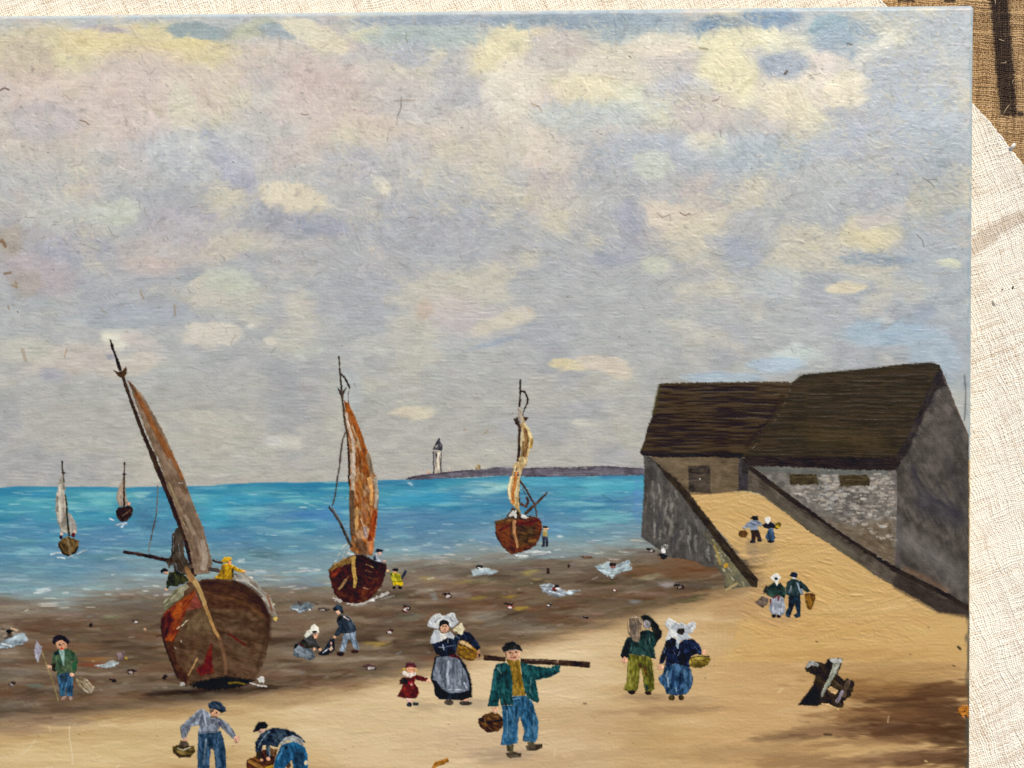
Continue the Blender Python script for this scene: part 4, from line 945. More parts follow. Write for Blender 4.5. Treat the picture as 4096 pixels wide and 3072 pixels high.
fig('painted_house', 'right house with olive brown roof, grey gable and pale stone wall', [
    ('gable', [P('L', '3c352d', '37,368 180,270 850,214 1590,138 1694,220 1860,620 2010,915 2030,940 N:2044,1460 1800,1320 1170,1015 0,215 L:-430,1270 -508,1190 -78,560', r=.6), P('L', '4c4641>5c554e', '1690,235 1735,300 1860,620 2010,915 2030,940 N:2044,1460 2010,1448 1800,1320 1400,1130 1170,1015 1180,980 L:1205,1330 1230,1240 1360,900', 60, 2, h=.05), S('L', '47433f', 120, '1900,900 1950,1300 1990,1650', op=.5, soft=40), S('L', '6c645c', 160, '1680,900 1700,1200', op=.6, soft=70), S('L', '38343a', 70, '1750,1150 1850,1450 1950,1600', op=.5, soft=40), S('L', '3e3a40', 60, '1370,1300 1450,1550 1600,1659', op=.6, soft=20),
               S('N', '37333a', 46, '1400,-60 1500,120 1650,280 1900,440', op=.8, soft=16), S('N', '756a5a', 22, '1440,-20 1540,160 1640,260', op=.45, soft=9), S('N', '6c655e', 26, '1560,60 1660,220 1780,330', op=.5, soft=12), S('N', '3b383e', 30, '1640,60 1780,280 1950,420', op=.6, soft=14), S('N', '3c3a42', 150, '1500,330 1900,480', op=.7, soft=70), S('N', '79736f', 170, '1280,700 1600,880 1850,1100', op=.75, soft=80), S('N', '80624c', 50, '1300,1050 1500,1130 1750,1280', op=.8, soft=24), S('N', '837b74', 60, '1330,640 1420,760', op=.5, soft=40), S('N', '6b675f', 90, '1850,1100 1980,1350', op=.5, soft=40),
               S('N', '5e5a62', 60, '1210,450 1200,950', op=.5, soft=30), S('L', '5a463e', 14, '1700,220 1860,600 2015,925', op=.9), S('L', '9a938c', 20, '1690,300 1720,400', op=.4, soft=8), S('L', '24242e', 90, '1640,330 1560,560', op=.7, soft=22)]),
    ('stone_wall', [P('L', '7d776f>66615a', '-420,1262 1205,1320 N:1215,330 1190,985 1165,1012 600,650 0,215', 0, 2), P('N', '65533f>7c6c58', '400,470 700,560 1180,480 1190,985 1165,1012 600,650', 20, 8, 30, op=.8), S('L', '5c625e', 40, '-300,1320 300,1345 1100,1350', op=.6, soft=12)]
        + [S('N', random.choice(['c2b9ac', 'b4a99c', 'c6bcae', 'aeaca8', 'bfae9c', 'a39a8e']), random.uniform(13, 26), '%d,%d %d,%d' % (x, y, x + random.randint(16, 60), y + random.randint(-6, 6)), op=random.uniform(.35, .85), r=3)
           for x, y in [(random.randint(60, 1150), int(random.triangular(-140, 900, 60))) for _ in range(420)] if y < 0.55 * x + 170 and y > -190 and not (y < 20 and (x < 380 or 540 < x < 930))]
        + [S('N', random.choice(['4c4a46', '55493c', '3f3d3c']), random.uniform(8, 14), '%d,%d %d,%d' % (x, y, x + random.randint(14, 50), y + random.randint(-4, 4)), op=random.uniform(.3, .6), r=2)
           for x, y in [(random.randint(60, 1150), random.randint(130, 900)) for _ in range(120)] if y < 0.55 * x + 180]),
    ('window', [P('L', '3a3122>4a3f2b', '25,1375 320,1373 347,1490 30,1492', 0, 3), S('L', '6d6042', 8, '60,1410 300,1400', op=.7)]),
    ('window', [P('L', '3a3122>4a3f2c', '568,1385 880,1378 912,1420 910,1502 580,1512', 0, 3), S('L', '6d6042', 8, '640,1430 860,1440', op=.7)]),
    ('roof', [P('L', '46392a>2c2618*', '37,368 100,318 180,270 850,212 1300,153 1590,136 1680,163 1698,215 1640,262 1540,480 1460,650 1360,900 1210,1195 0,1195 -508,1190 -417,1051 -238,860 -78,560', 0, 2.2, h=.13), S('L', '55452a', 160, '300,950 1000,1000', op=.5, soft=60), S('L', '2c2718', 60, '150,300 900,235 1600,165', op=.4, soft=20), S('L', '2e2719', 70, '-60,560 -230,860 -420,1060', op=.3, soft=20)]),
    ('eave', [P('L', '231b18>2c2222', '-508,1178 1200,1190 1250,1245 1205,1332 600,1322 0,1292 -420,1282 -520,1215', 0, 3, 6), P('L', '2b2529>38302c', '1640,262 1700,222 1760,400 1640,440 1500,760 1320,1150 1240,1245 1185,1190 1360,900 1540,480', 110, 4, 10)])], res=3, base=.06)
fig('painted_wall', 'dark parapet sloping down the right side of the ramp', [('painted_wall', [
    P('s', '4f463d>5d5348', '2994,1866 3150,1978 3367,2135 3573,2265 3656,2308 3801,2377 3890,2428 3890,2458 3757,2450 3736,2434 3598,2355 3511,2308 3439,2254 3374,2214 3312,2171 3240,2128 3150,2056 3073,1999 3042,1975 2990,1962', 36, 2, h=.14),
    S('s', '2a221b', 22, '3004,1872 3150,1984 3367,2142 3573,2272 3656,2316 3801,2386 3880,2432', soft=6), S('s', '6b6355', 26, '3160,2040 3300,2140 3420,2220', op=.5, soft=14), S('s', '6d6a52', 8, '3060,1988 3150,2052 3374,2210 3500,2296', op=.4, soft=5), S('s', '332a27', 60, '3600,2330 3760,2420 3880,2440', op=.7, soft=16), S('s', '80766a', 3, '3200,2030 3367,2150 3560,2275', op=.5, soft=2.5)])], res=3, base=.07)
fig('painted_wall', 'grey streaked harbour wall at the left of the ramp', [
    ('wall_face', [P('s', '4b4743>5a5550', '2576,1821 2604,1826 2690,1912 2745,1972 2790,2036 2850,2111 2911,2195 3001,2310 3015,2344 2960,2350 2901,2358 2898,2304 2865,2268 2825,2268 2786,2247 2729,2235 2669,2228 2630,2192 2590,2165 2566,2150 2566,2126 2577,1960 2578,1900', 82, 2, h=.10)]
        + [S('M', random.choice(['857f76', '8f897d', '49454a', '403c38', '78746c', '55504c', '96908a', '4a4440']), random.uniform(16, 44), '%d,%d %d,%d %d,%d' % (x, y, x + random.randint(-16, 16), y + 70, x + random.randint(-30, 30), y + random.randint(110, 220)), op=random.uniform(.45, .9), soft=7, r=3, w2=8)
           for x, y in [(random.randint(280, 1250), random.randint(80, 1050)) for _ in range(130)] if y > 1.15 * (x - 560) + 70 and y < .42 * x + 560 and y < 1000]
        + [P('M', '827a56>6a6650', '1060,760 1200,880 1400,1080 1600,1330 1690,1470 1560,1480 1340,1500 1320,1340 1220,1210 1200,1000', 60, 6, 20, op=.75)]
        + [S('M', random.choice(['a39a72', 'b5ac86', '8b8460', 'c4bc9c', '6e6a4e', 'a8a48e']), random.uniform(10, 24), '%d,%d %d,%d' % (x, y, x + random.randint(10, 50), y + random.randint(10, 60)), op=random.uniform(.4, .85), r=3)
           for x, y in [(random.randint(1100, 1640), random.randint(850, 1440)) for _ in range(60)] if y > 1.28 * (x - 1100) + 720 and y < 1.2 * (x - 1100) + 1010 and y < 1450]
        + [E('M', 'b58a30', 1345, 1205, 30, 36, r=3), S('M', 'a58a44', 30, '1190,940 1240,1080 1260,1180', op=.7), S('M', 'b29c6c', 34, '1345,1525 1420,1480 1480,1445', op=.9), S('M', '8d887c', 40, '560,560 620,640 610,800', op=.7, soft=8), S('M', '332f33', 50, '640,830 620,980 700,1050', op=.5, soft=20)]),
    ('coping', [P('s', '2d251c>3a3026', '2585,1828 2600,1828 2711,1918 2756,1969 2801,2030 2862,2108 2922,2186 2982,2256 3033,2319 3029,2351 3009,2347 2982,2316 2892,2201 2831,2117 2771,2042 2726,1978 2669,1915 2612,1838', 52, 2, h=.16)])], res=3, base=.08)

# ---- people on the ramp
fig('painted_person', 'man in pale blue shirt carrying a round basket up the ramp', [
    ('trousers', [P('O', '2c2119>3a2a20', '340,400 440,393 465,450 487,522 450,542 412,480 405,557 345,562 356,480', r=1.2)]),
    ('shirt', [P('O', '7686a6>9aa8be', '300,300 350,270 420,258 470,290 502,330 480,350 430,332 440,392 340,402 320,360 250,387 233,375', 20, 1.2)]),
    ('cap', [P('O', '1a1c20', '338,242 370,210 430,213 447,272 380,267', r=1)]),
    ('basket', [E('O', '6a4a14>59390f', 238, 448, 62, 53, r=2)]),
    ('shoes', [E('O', '242c3c', 370, 555, 36, 18, r=1), E('O', '242c3c', 460, 535, 30, 22, r=1)])], res=2)
fig('painted_person', 'woman in blue skirt and white cap going up the ramp', [
    ('feet', [E('O', '241c1c', 612, 548, 48, 20, r=1)]),
    ('skirt', [P('O', '2e5078>4a6e98', '580,378 640,373 652,440 672,500 652,547 560,532 538,490 570,430', 90, 1.2)]),
    ('bodice', [P('O', '141c34', '498,332 560,300 600,288 680,330 740,342 700,387 640,372 570,378 520,367', 20, 1.2)]),
    ('basket', [P('O', '5f5218>9a7c18', '668,312 720,292 752,320 722,382 668,362', 30, 1.2)]),
    ('cap', [P('O', 'e8e4dc', '523,260 550,222 600,233 607,280 570,320 540,292', 60, 1.4)])], res=2)
fig('painted_person', 'woman in grey apron with broom at the foot of the ramp', [
    ('basket', [P('O', '5b4b41>6d5d52', '397,1365 500,1268 582,1310 572,1370 500,1428', 40, 2)]),
    ('feet', [E('O', '241c14', 650, 1536, 30, 28, r=1), E('O', '241c14', 716, 1540, 30, 26, r=1)]),
    ('apron', [P('O', '8a8e98>a9adb6', '610,1308 700,1258 780,1300 802,1400 792,1512 740,1532 620,1512 588,1440', 88, 1.4)]),
    ('shawl', [P('O', '1c2c2c>2a4038', '580,1150 650,1088 690,1130 740,1098 802,1170 812,1230 792,1312 720,1270 640,1302 560,1262 548,1190', 60, 1.4), P('O', '2b2d27', '508,1212 545,1133 577,1150 562,1242 518,1242', r=2)]),
    ('sash', [S('O', '6c1c18', 16, '640,1305 700,1268 730,1290', r=1), P('O', '6c1c18', '595,1315 620,1318 612,1385 598,1350', r=1), P('O', '6c1c18', '695,1285 720,1290 715,1345 700,1340', r=1)]),
    ('cap', [P('O', 'e8e4dc', '606,1030 660,978 700,983 748,1030 715,1072 690,1135 660,1072 620,1062', 60, 1.6), E('O', '2a4444', 680, 1048, 24, 20, r=1)])], res=2)
fig('painted_person', 'man in dark green coat carrying a tall brown basket', [
    ('basket', [P('O', '5a3a10>7a5620', '1058,1250 1120,1228 1197,1250 1202,1310 1172,1400 1140,1463 1100,1440 1068,1350', 85, 1.6), S('O', '2c1a0a', 10, '1065,1255 1195,1262', op=.7)]),
    ('trousers', [P('O', '142838>20405a', '850,1258 1000,1258 1007,1400 1002,1552 940,1562 918,1522 960,1500 930,1380 890,1480 860,1562 808,1542 800,1500 840,1440', 88, 1.4)]),
    ('coat', [P('O', '22302e>2a4246', '828,1090 880,1048 930,1048 1000,1068 1080,1140 1132,1212 1090,1227 1020,1172 1042,1252 1000,1262 860,1272 808,1252 810,1160', 70, 1.4)]),
    ('vest', [P('O', '7a8894', '870,1138 892,1140 882,1232 848,1232', r=1), P('O', '7c8892', '938,1088 972,1098 1002,1180 1032,1180 1037,1252 1005,1257', r=1)]),
    ('collar', [P('O', 'cdd0d4', '893,1028 942,1018 947,1047 905,1052', r=1)]),
    ('cap', [P('O', '141c34>20305a', '858,1000 890,958 940,956 970,990 952,1032 900,1022', r=1)])], res=2)

# ---- people on the beach
fig('painted_person', 'barefoot boy in green jacket holding a net on a pole', [
    ('bag', [P('W', '78684f>b2a28a', '718,630 770,613 830,650 893,710 882,762 830,777 780,742 728,690', 40, 2)]),
    ('feet', [P('W', 'b09080', '573,842 600,795 627,800 612,832', r=1), E('W', 'a48c80', 668, 820, 17, 22, r=1)]),
    ('trousers', [P('W', '2b5a84>3a80b0', '543,600 600,568 682,578 692,680 687,802 633,797 620,700 615,797 568,802', 88, 1.6), P('W', '26394a', '545,600 640,575 630,660 580,660', 88, 2, 8, op=.7)]),
    ('jacket', [P('W', '48573f>35503c', '503,390 560,348 650,348 712,390 737,470 722,560 690,592 640,572 560,590 533,612 545,560 520,562 488,500', 80, 1.6), P('W', '1c6a40', '680,490 725,450 720,540 690,560', 80, 2, 6, op=.8), P('W', '14313a', '505,385 550,372 565,400 520,410', r=1.5), P('W', '2a2620', '478,488 530,488 522,567 488,552', r=1.5)]),
    ('shirt', [P('W', 'a6bfb5>88a49a', '558,362 612,357 607,512 590,492', 88, 1.2)]),
    ('face', [P('W', 'd09c7a', '528,290 560,266 600,263 632,295 627,342 590,360 538,347', r=1.2), E('W', 'b02018', 585, 345, 14, 8, r=.8), E('W', '3c2c24', 565, 308, 13, 9, r=1), E('W', '4c362c', 603, 300, 11, 7, r=1), S('W', 'a8745a', 8, '585,310 582,330', op=.7)]),
    ('beret', [P('W', '141018>241c2a', '493,290 500,243 545,213 600,223 652,258 657,290 640,307 590,262 530,280 513,307', 20, 1.4)]),
    ('hand', [P('W', 'e0b090', '428,503 492,508 487,537 440,532', r=1), E('W', 'e0b090', 680, 595, 21, 18, r=1)]),
    ('pole', [S('W', '8a7a50', 12, '370,310 430,480 480,620 520,740 549,842', r=.8)]),
    ('net', [P('W', 'b6b2ba>9894a0', '340,270 365,300 392,330 387,390 355,478 328,430 320,370', 85, 2)])], res=2)
fig('painted_person', 'man in grey blue shirt holding a round basket at the bottom edge', [
    ('basket', [P('X', '463a20>66542e', '93,460 150,450 158,418 210,423 227,455 267,463 272,500 237,547 150,552 103,520', 20, 2), S('X', 'b0a890', 8, '135,478 180,492 232,470', op=.8), S('X', '2a2014', 10, '110,500 150,540 230,535', op=.6), P('X', '54463c', '148,445 165,420 205,422 222,452 185,465', r=1.5)]),
    ('shoes', [P('X', '3a2c22', '262,775 300,748 382,752 386,790 330,800 258,796', r=1.5), P('X', '3a2c22', '432,752 520,750 566,780 560,798 470,800 430,790', r=1.5)]),
    ('trousers', [P('X', '254868>3a6088', '298,360 440,348 470,338 492,400 512,500 517,629 522,762 438,762 433,629 420,500 395,460 382,629 377,762 288,762 293,629 290,480', 88, 1.8), S('X', '7d93a8', 12, '360,410 350,500 340,600', op=.6), S('X', '1c3450', 22, '395,400 400,470', op=.6), S('X', '1c3856', 22, '470,450 490,620', op=.5), S('X', '5078a0', 12, '430,480 455,620', op=.5)]),
    ('shirt', [P('X', '767e8e>8e96a4', '298,180 330,168 380,200 400,237 450,237 500,258 560,320 592,380 570,402 530,370 470,310 440,352 298,362 310,290 240,310 212,370 202,402 163,397 156,310 230,240', 60, 1.8), E('X', '4a4c5c', 470, 283, 18, 20, r=2), S('X', '5c6474', 16, '310,290 330,220', op=.6), S('X', '6a7284', 20, '190,330 260,250 310,200', op=.5), S('X', 'a4acb8', 12, '340,200 360,300', op=.6), S('X', '5c6474', 12, '305,355 440,345', op=.5)]),
    ('hand', [P('X', 'd8a890', '165,402 205,393 212,427 180,417', r=1), P('X', 'd6a68c', '573,388 615,378 622,410 602,442 580,432', r=1), S('X', '8a6450', 5, '592,405 600,435', op=.7)]),
    ('face', [P('X', 'cc9c7a', '388,182 440,173 467,200 442,237 400,232', r=1.2), P('X', '5a463c', '385,178 425,168 412,195 393,205', r=1), E('X', '2a1c16', 440, 200, 7, 6, r=.6), S('X', '5c4438', 8, '398,232 440,236', op=.8), S('X', '8c5a44', 5, '425,200 415,215', op=.7)]),
    ('beret', [P('X', '1c2c40>2a3f58', '373,130 410,108 470,116 507,160 514,190 480,202 430,175 383,165', 30, 1.2), P('X', '6a7c90', '432,130 460,145 475,180 450,165', r=1.5, op=.7)])], res=2)
fig('painted_person', 'man bending over a crate in bright blue trousers', [
    ('crate', [P('X', '6f4316>4a2a10', '676,570 740,543 800,560 860,600 884,629 884,760 676,760', 30, 2), P('X', '3a2214>4a2c14', '743,547 760,500 860,478 917,490 884,629 800,602', 30, 2), S('X', '8a6030', 22, '700,580 790,629 860,700', op=.8), S('X', 'b8902c', 16, '830,629 880,620', op=.8), P('X', '6a4c30', '850,480 915,488 890,540 850,530', r=2)]),
    ('boots', [P('X', '2c2018', '880,752 966,750 970,796 860,796', r=1.5), P('X', '2c2018', '1055,752 1145,750 1150,796 1040,796', r=1.5), E('X', '3a281c', 1000, 608, 20, 24, r=1.5)]),
    ('trousers', [P('X', '1472b0>1d5a8c', '948,450 1040,423 1122,460 1152,530 1157,620 1142,762 1058,762 1030,570 965,640 962,762 888,762 883,629 908,540', 70, 1.8), P('X', '24405e', '1060,500 1130,500 1120,640 1070,640 1030,570', 80, 3, 10, op=.8), E('X', '14283c', 984, 472, 14, 13, r=1), S('X', '3c94cc', 14, '920,560 960,480', op=.6), E('X', 'd8c4a0', 1140, 592, 16, 18, r=2)]),
    ('jacket', [P('X', '1e2e46>34495f', '828,337 880,318 960,323 1040,348 1100,388 1133,432 1100,422 1000,392 940,432 920,472 860,457 800,452 790,512 748,502 743,440 780,370', 40, 1.8), S('X', '7c90a0', 8, '790,420 820,380 850,350', op=.7), S('X', '6a8090', 8, '765,470 785,430', op=.7), S('X', '50687c', 10, '900,420 950,370', op=.6), S('X', '2a3c4c', 30, '842,460 846,545'), S('X', '8090a0', 5, '850,465 856,540', op=.7), P('X', '30281c', '750,500 800,510 795,560 750,560', r=2)]),
    ('shirt_tail', [P('X', '8c8c8a>a0a09c', '933,440 980,390 1040,378 1112,408 1124,470 1090,440 1040,418 990,418 950,452', 20, 1.4)]),
    ('face', [E('X', 'cca090', 790, 343, 22, 16, r=1), E('X', '3c2a24', 778, 348, 6, 5, r=.6)]),
    ('cap', [P('X', '13151d', '723,352 745,308 770,273 815,270 844,300 830,322 785,328 768,345', 30, 1.2)]),
    ('hand', [E('X', 'd8a080', 845, 560, 16, 14, r=1.5), E('X', 'd8a080', 792, 570, 14, 12, r=1.5)])], res=2)
fig('painted_person', 'woman in tall white headdress and grey apron with a basket', [
    ('shoes', [E('S', '4c423a', 905, 1512, 70, 44, r=1.4), E('S', '3b352f', 1150, 1526, 93, 32, r=1.4), E('S', 'e0a080', 1140, 1476, 46, 18, r=1)]),
    ('skirt', [P('S', '10141b>1c222a', '700,840 1000,800 1060,850 1150,960 1210,1100 1243,1250 1243,1440 1100,1482 900,1472 760,1467 698,1400 678,1240 638,1180 638,1130', 85, 1.6)]),
    ('apron', [P('S', '6b7384>8993a3', '720,850 860,828 990,818 1060,900 1150,1050 1200,1200 1212,1332 1080,1372 900,1372 800,1320 740,1220 668,1180 668,1080', 88, 2), S('S', 'aab2be', 26, '900,920 880,1100 900,1250', op=.7), S('S', '565e70', 26, '820,900 780,1080', op=.6), S('S', 'b4bac4', 14, '1130,1230 1165,1300', op=.8), S('S', '545c70', 30, '980,900 960,1150', op=.5), S('S', '98a4b4', 30, '1040,1050 1070,1250', op=.6), S('S', 'ccd2da', 10, '1000,1330 1090,1330', op=.8), S('S', 'c4ccd6', 10, '900,1330 940,1325', op=.7)]),
    ('bodice', [P('S', '10172a>1c2a46', '650,650 800,600 900,560 980,570 1060,500 1120,460 1200,480 1280,560 1340,640 1367,712 1320,752 1250,700 1150,600 1050,600 1022,700 1002,792 900,832 800,837 718,802 688,720', 70, 1.8), S('S', '9aa4b2', 9, '760,700 840,705', op=.8), S('S', 'a8b2bc', 9, '815,660 830,740', op=.8), S('S', '5a6a84', 10, '870,690 1000,670', op=.7), S('S', '8c9cb0', 8, '890,590 890,640', op=.7), S('S', '4c5c74', 10, '1020,540 1060,570', op=.7)]),
    ('sash', [P('S', '581818', '890,830 1000,800 1055,862 1000,852 920,842', r=1.4)]),
    ('basket', [P('S', '664312>8a6422', '1018,740 1050,650 1100,600 1180,630 1260,690 1322,760 1332,840 1270,892 1200,902 1100,862 1038,812', 30, 2), S('S', '2f1d0c', 10, '1050,660 1150,690 1260,760', op=.7), S('S', '3a240e', 10, '1040,800 1150,870 1260,880', op=.6)]),
    ('bread', [P('S', 'cfae80>b8986a', '1050,622 1100,598 1180,640 1252,690 1230,712 1150,672 1070,652', 30, 2.4)]),
    ('collar', [P('S', 'dedad0>b9bcc0', '690,450 740,438 790,500 850,500 920,470 982,540 970,582 880,560 800,602 770,622 650,652 618,642 640,560', 60, 2), P('S', 'e0d4b2>c8ba94', '940,452 1030,380 1090,343 1112,380 1132,440 1100,522 1060,502', 60, 3)]),
    ('face', [P('S', 'd0a082', '773,402 810,363 870,358 907,410 892,457 840,497 790,477', r=1.2), E('S', '2c2018', 818, 392, 10, 9, r=.7), E('S', '2c2018', 858, 388, 10, 9, r=.7), E('S', 'a04c3c', 846, 442, 13, 8, r=.7), S('S', 'a87458', 7, '842,400 846,422', op=.7)]),
    ('headdress', [P('S', 'd8d8d3>b6babd', '588,380 600,318 640,268 700,213 760,203 810,235 850,240 900,213 940,193 992,208 1012,270 1037,320 1012,372 940,412 915,400 890,330 820,290 770,330 760,400 745,440 690,417 600,402', 50, 2), S('S', '8c9096', 20, '700,330 740,280 780,265', op=.7), S('S', '7c8088', 20, '920,270 960,320', op=.7), P('S', '1b1513', '758,372 780,308 820,293 880,308 907,350 905,395 860,360 800,372 772,412', 20, 1.4)]),
    ('hand', [P('S', 'b07e5c', '1308,760 1350,738 1372,800 1352,862 1318,832', r=1.4), E('S', '1c1410', 1352, 820, 16, 30, r=1.5)])], res=2)
fig('painted_person', 'small child in dark red dress holding the woman by the hand', [
    ('legs', [P('S', 'd8b0a0', '268,1460 352,1453 357,1522 300,1522', r=1.2), E('S', '2a3038', 320, 1547, 38, 36, r=1.2), E('S', '363a3c', 412, 1535, 46, 24, r=2)]),
    ('dress', [P('S', '491a14>6a201c', '178,1190 230,1138 340,1150 400,1108 430,1108 590,1158 602,1192 520,1202 410,1172 392,1230 452,1300 468,1370 420,1452 330,1452 230,1452 148,1422 190,1350 230,1250 178,1242', 85, 1.8), P('S', '26201a', '180,1190 240,1150 300,1190 290,1250 200,1240', r=2)]),
    ('sash', [E('S', 'a61a3a', 335, 1230, 34, 24, r=1.4), E('S', 'c88c80', 352, 1252, 18, 20, r=1)]),
    ('collar', [P('S', 'e8d8cc', '213,1070 260,1048 300,1080 380,1075 417,1060 412,1112 340,1152 230,1112', r=1.6)]),
    ('face', [P('S', 'e0a27c', '273,1010 340,998 422,1013 434,1050 370,1082 290,1062', r=1.2), E('S', '8a4a38', 318, 1030, 8, 7, r=.6), E('S', '8a4a38', 370, 1030, 8, 7, r=.6)]),
    ('hair', [P('S', 'b89440', '173,1057 230,1013 272,1008 250,1042', r=1), P('S', 'c8a060', '410,1010 440,1030 435,1060 415,1050', r=1)]),
    ('hat', [P('S', '3a2024>4c2a30', '258,1002 275,938 330,918 390,928 432,985 400,1002 330,987', 10, 1.4), S('S', '7a2a38', 14, '265,992 330,975 400,985', op=.7)]),
    ('hand', [E('S', 'e8b292', 608, 1197, 34, 21, r=1)])], res=2)
fig('painted_person', 'man in teal jacket carrying a dark oar on his shoulder', [
    ('oar', [P('U', '2d1f17>3a2a20', '98,174 245,188 245,220 93,210', 4, 1.2), P('U', '2d1f17>3c2b21', '350,200 500,203 700,213 830,223 827,264 700,252 550,242 350,235', 4, 1.2), S('U', '6e5c50', 5, '375,205 480,210 600,222', op=.7)]),
    ('basket', [P('U', '3a2412>5a3c20', '52,620 100,588 150,568 200,583 234,620 234,660 190,702 120,710 68,670', 20, 2), S('U', '1c120a', 8, '65,620 120,640 220,625', op=.7), S('U', '806040', 5, '100,605 110,660 150,690', op=.6), S('U', '806040', 4, '170,600 200,590', op=.6)]),
    ('shoes', [P('U', '3e3428>54483a', '248,852 300,838 352,855 354,876 280,887 253,872', 10, 1.4), P('U', '3e3428>54483a', '386,800 440,788 497,788 503,812 450,837 393,832', 10, 1.4), P('U', '5c553e', '253,793 302,793 297,842 258,842', r=1.4), P('U', '5c553e', '398,773 442,773 442,797 398,802', r=1.4)]),
    ('trousers', [P('U', '1d5c8a>3878a4', '288,460 385,453 432,500 452,570 473,640 468,740 450,777 363,767 375,700 345,600 332,640 327,780 270,797 212,792 230,690 223,570 223,525 300,520', 88, 1.8), S('U', '16466c', 14, '325,520 315,600', op=.6), S('U', '6aa0c0', 8, '300,480 345,470', op=.7), S('U', '16466c', 12, '400,560 430,660', op=.6), S('U', '5a94ba', 8, '255,560 260,740', op=.6), S('U', '5a94ba', 8, '440,600 445,740', op=.5)]),
    ('sweater', [P('U', '785c1f>8d6e2c', '248,205 330,203 352,225 347,260 372,380 387,452 288,457 283,330 278,260', 88, 1.6)]),
    ('jacket', [P('U', '124951>1d6668', '178,240 240,223 277,250 292,330 292,460 302,520 213,522 205,470 195,532 123,527 148,400 163,290', 80, 1.8), P('U', '124951>1d6668', '348,223 420,243 500,258 560,263 590,243 624,248 617,292 560,327 453,347 477,480 467,507 400,472 380,432 360,330', 70, 1.8), S('U', '8c9a90', 6, '190,262 215,300', op=.6), S('U', '0c3036', 10, '205,400 215,470', op=.6), S('U', '5a8c8c', 6, '420,330 415,440', op=.6), S('U', '0e3a40', 8, '440,340 520,315 580,300', op=.6)]),
    ('face', [P('U', 'cc9c7c', '243,155 290,138 342,143 343,190 310,217 258,202', r=1.2), E('U', '2c2018', 278, 158, 8, 5, r=.6), E('U', '2c2018', 317, 155, 8, 5, r=.6), S('U', 'a06c54', 4, '297,158 292,178', op=.8), S('U', '8c4434', 5, '283,192 315,190', op=.8), S('U', '4a3a30', 6, '246,152 250,190', op=.6)]),
    ('beret', [P('U', '191919>2b2b2b', '220,127 250,88 300,80 345,108 363,147 330,140 270,142 233,154', 20, 1.2), S('U', '8a8a88', 5, '270,140 325,138', op=.6)]),
    ('hand', [P('U', 'd8a888', '148,535 192,528 192,572 163,572', r=1), E('U', 'c49878', 605, 218, 8, 16, r=1, op=.6)])], res=2)
fig('painted_person', 'man in olive trousers seen from behind with a sack on his shoulder', [
    ('shoes', [E('R', '2a2018', 468, 1352, 58, 44, r=1.4), E('R', '2a2018', 712, 1370, 48, 35, r=1.4)]),
    ('trousers', [P('R', '5a5820>75702e', '420,800 750,828 777,950 797,1150 803,1310 760,1352 670,1342 640,1200 612,1010 590,1010 580,1200 552,1332 420,1342 348,1332 400,1180 408,950', 88, 2), E('R', '3c2a14', 590, 965, 30, 36, r=3), S('R', '8f8640', 20, '430,900 420,1250', op=.6), S('R', '3c3c1a', 26, '720,900 740,1200', op=.6), S('R', '5a2c1c', 30, '660,1000 680,1100', op=.5), P('R', '2c3830', '655,1230 710,1270 720,1340 670,1340', r=3)]),
    ('coat', [P('R', '1b2b2c>27413d', '400,560 450,540 620,460 700,440 780,470 850,360 902,460 907,540 830,650 800,720 827,870 760,852 700,832 430,802 430,852 330,872 308,820 350,680', 70, 2), P('R', '10181e', '400,568 457,590 432,720 417,842 330,872 310,820', 70, 2), S('R', '5a7a70', 10, '735,520 730,640', op=.7), S('R', '4c6860', 10, '470,690 450,760', op=.6), S('R', '101c20', 14, '640,490 760,480', op=.6), S('R', '3c5c58', 12, '680,560 670,720', op=.5)]),
    ('hood', [P('R', '121311>20221c', '600,242 670,218 730,233 800,308 850,358 905,460 902,562 830,622 790,480 740,380 640,312', 60, 2)]),
    ('sack', [P('R', '8a7660>6a5c50', '408,330 440,268 500,238 570,243 612,290 622,360 590,500 582,622 520,622 470,582 408,480', 75, 2.6), S('R', 'c0a078', 14, '430,300 420,400 440,480', op=.8), S('R', 'b09a80', 12, '480,260 570,260 600,330', op=.8), S('R', '4c443e', 30, '520,380 510,500', op=.6)]),
    ('head', [P('R', '8a8484>6c6668', '638,310 690,288 752,330 742,422 690,432 638,390', 75, 2), S('R', 'c4bcb8', 10, '650,330 670,400', op=.7)]),
    ('hand', [E('R', 'e0a888', 365, 890, 44, 44, r=2)])], res=2)
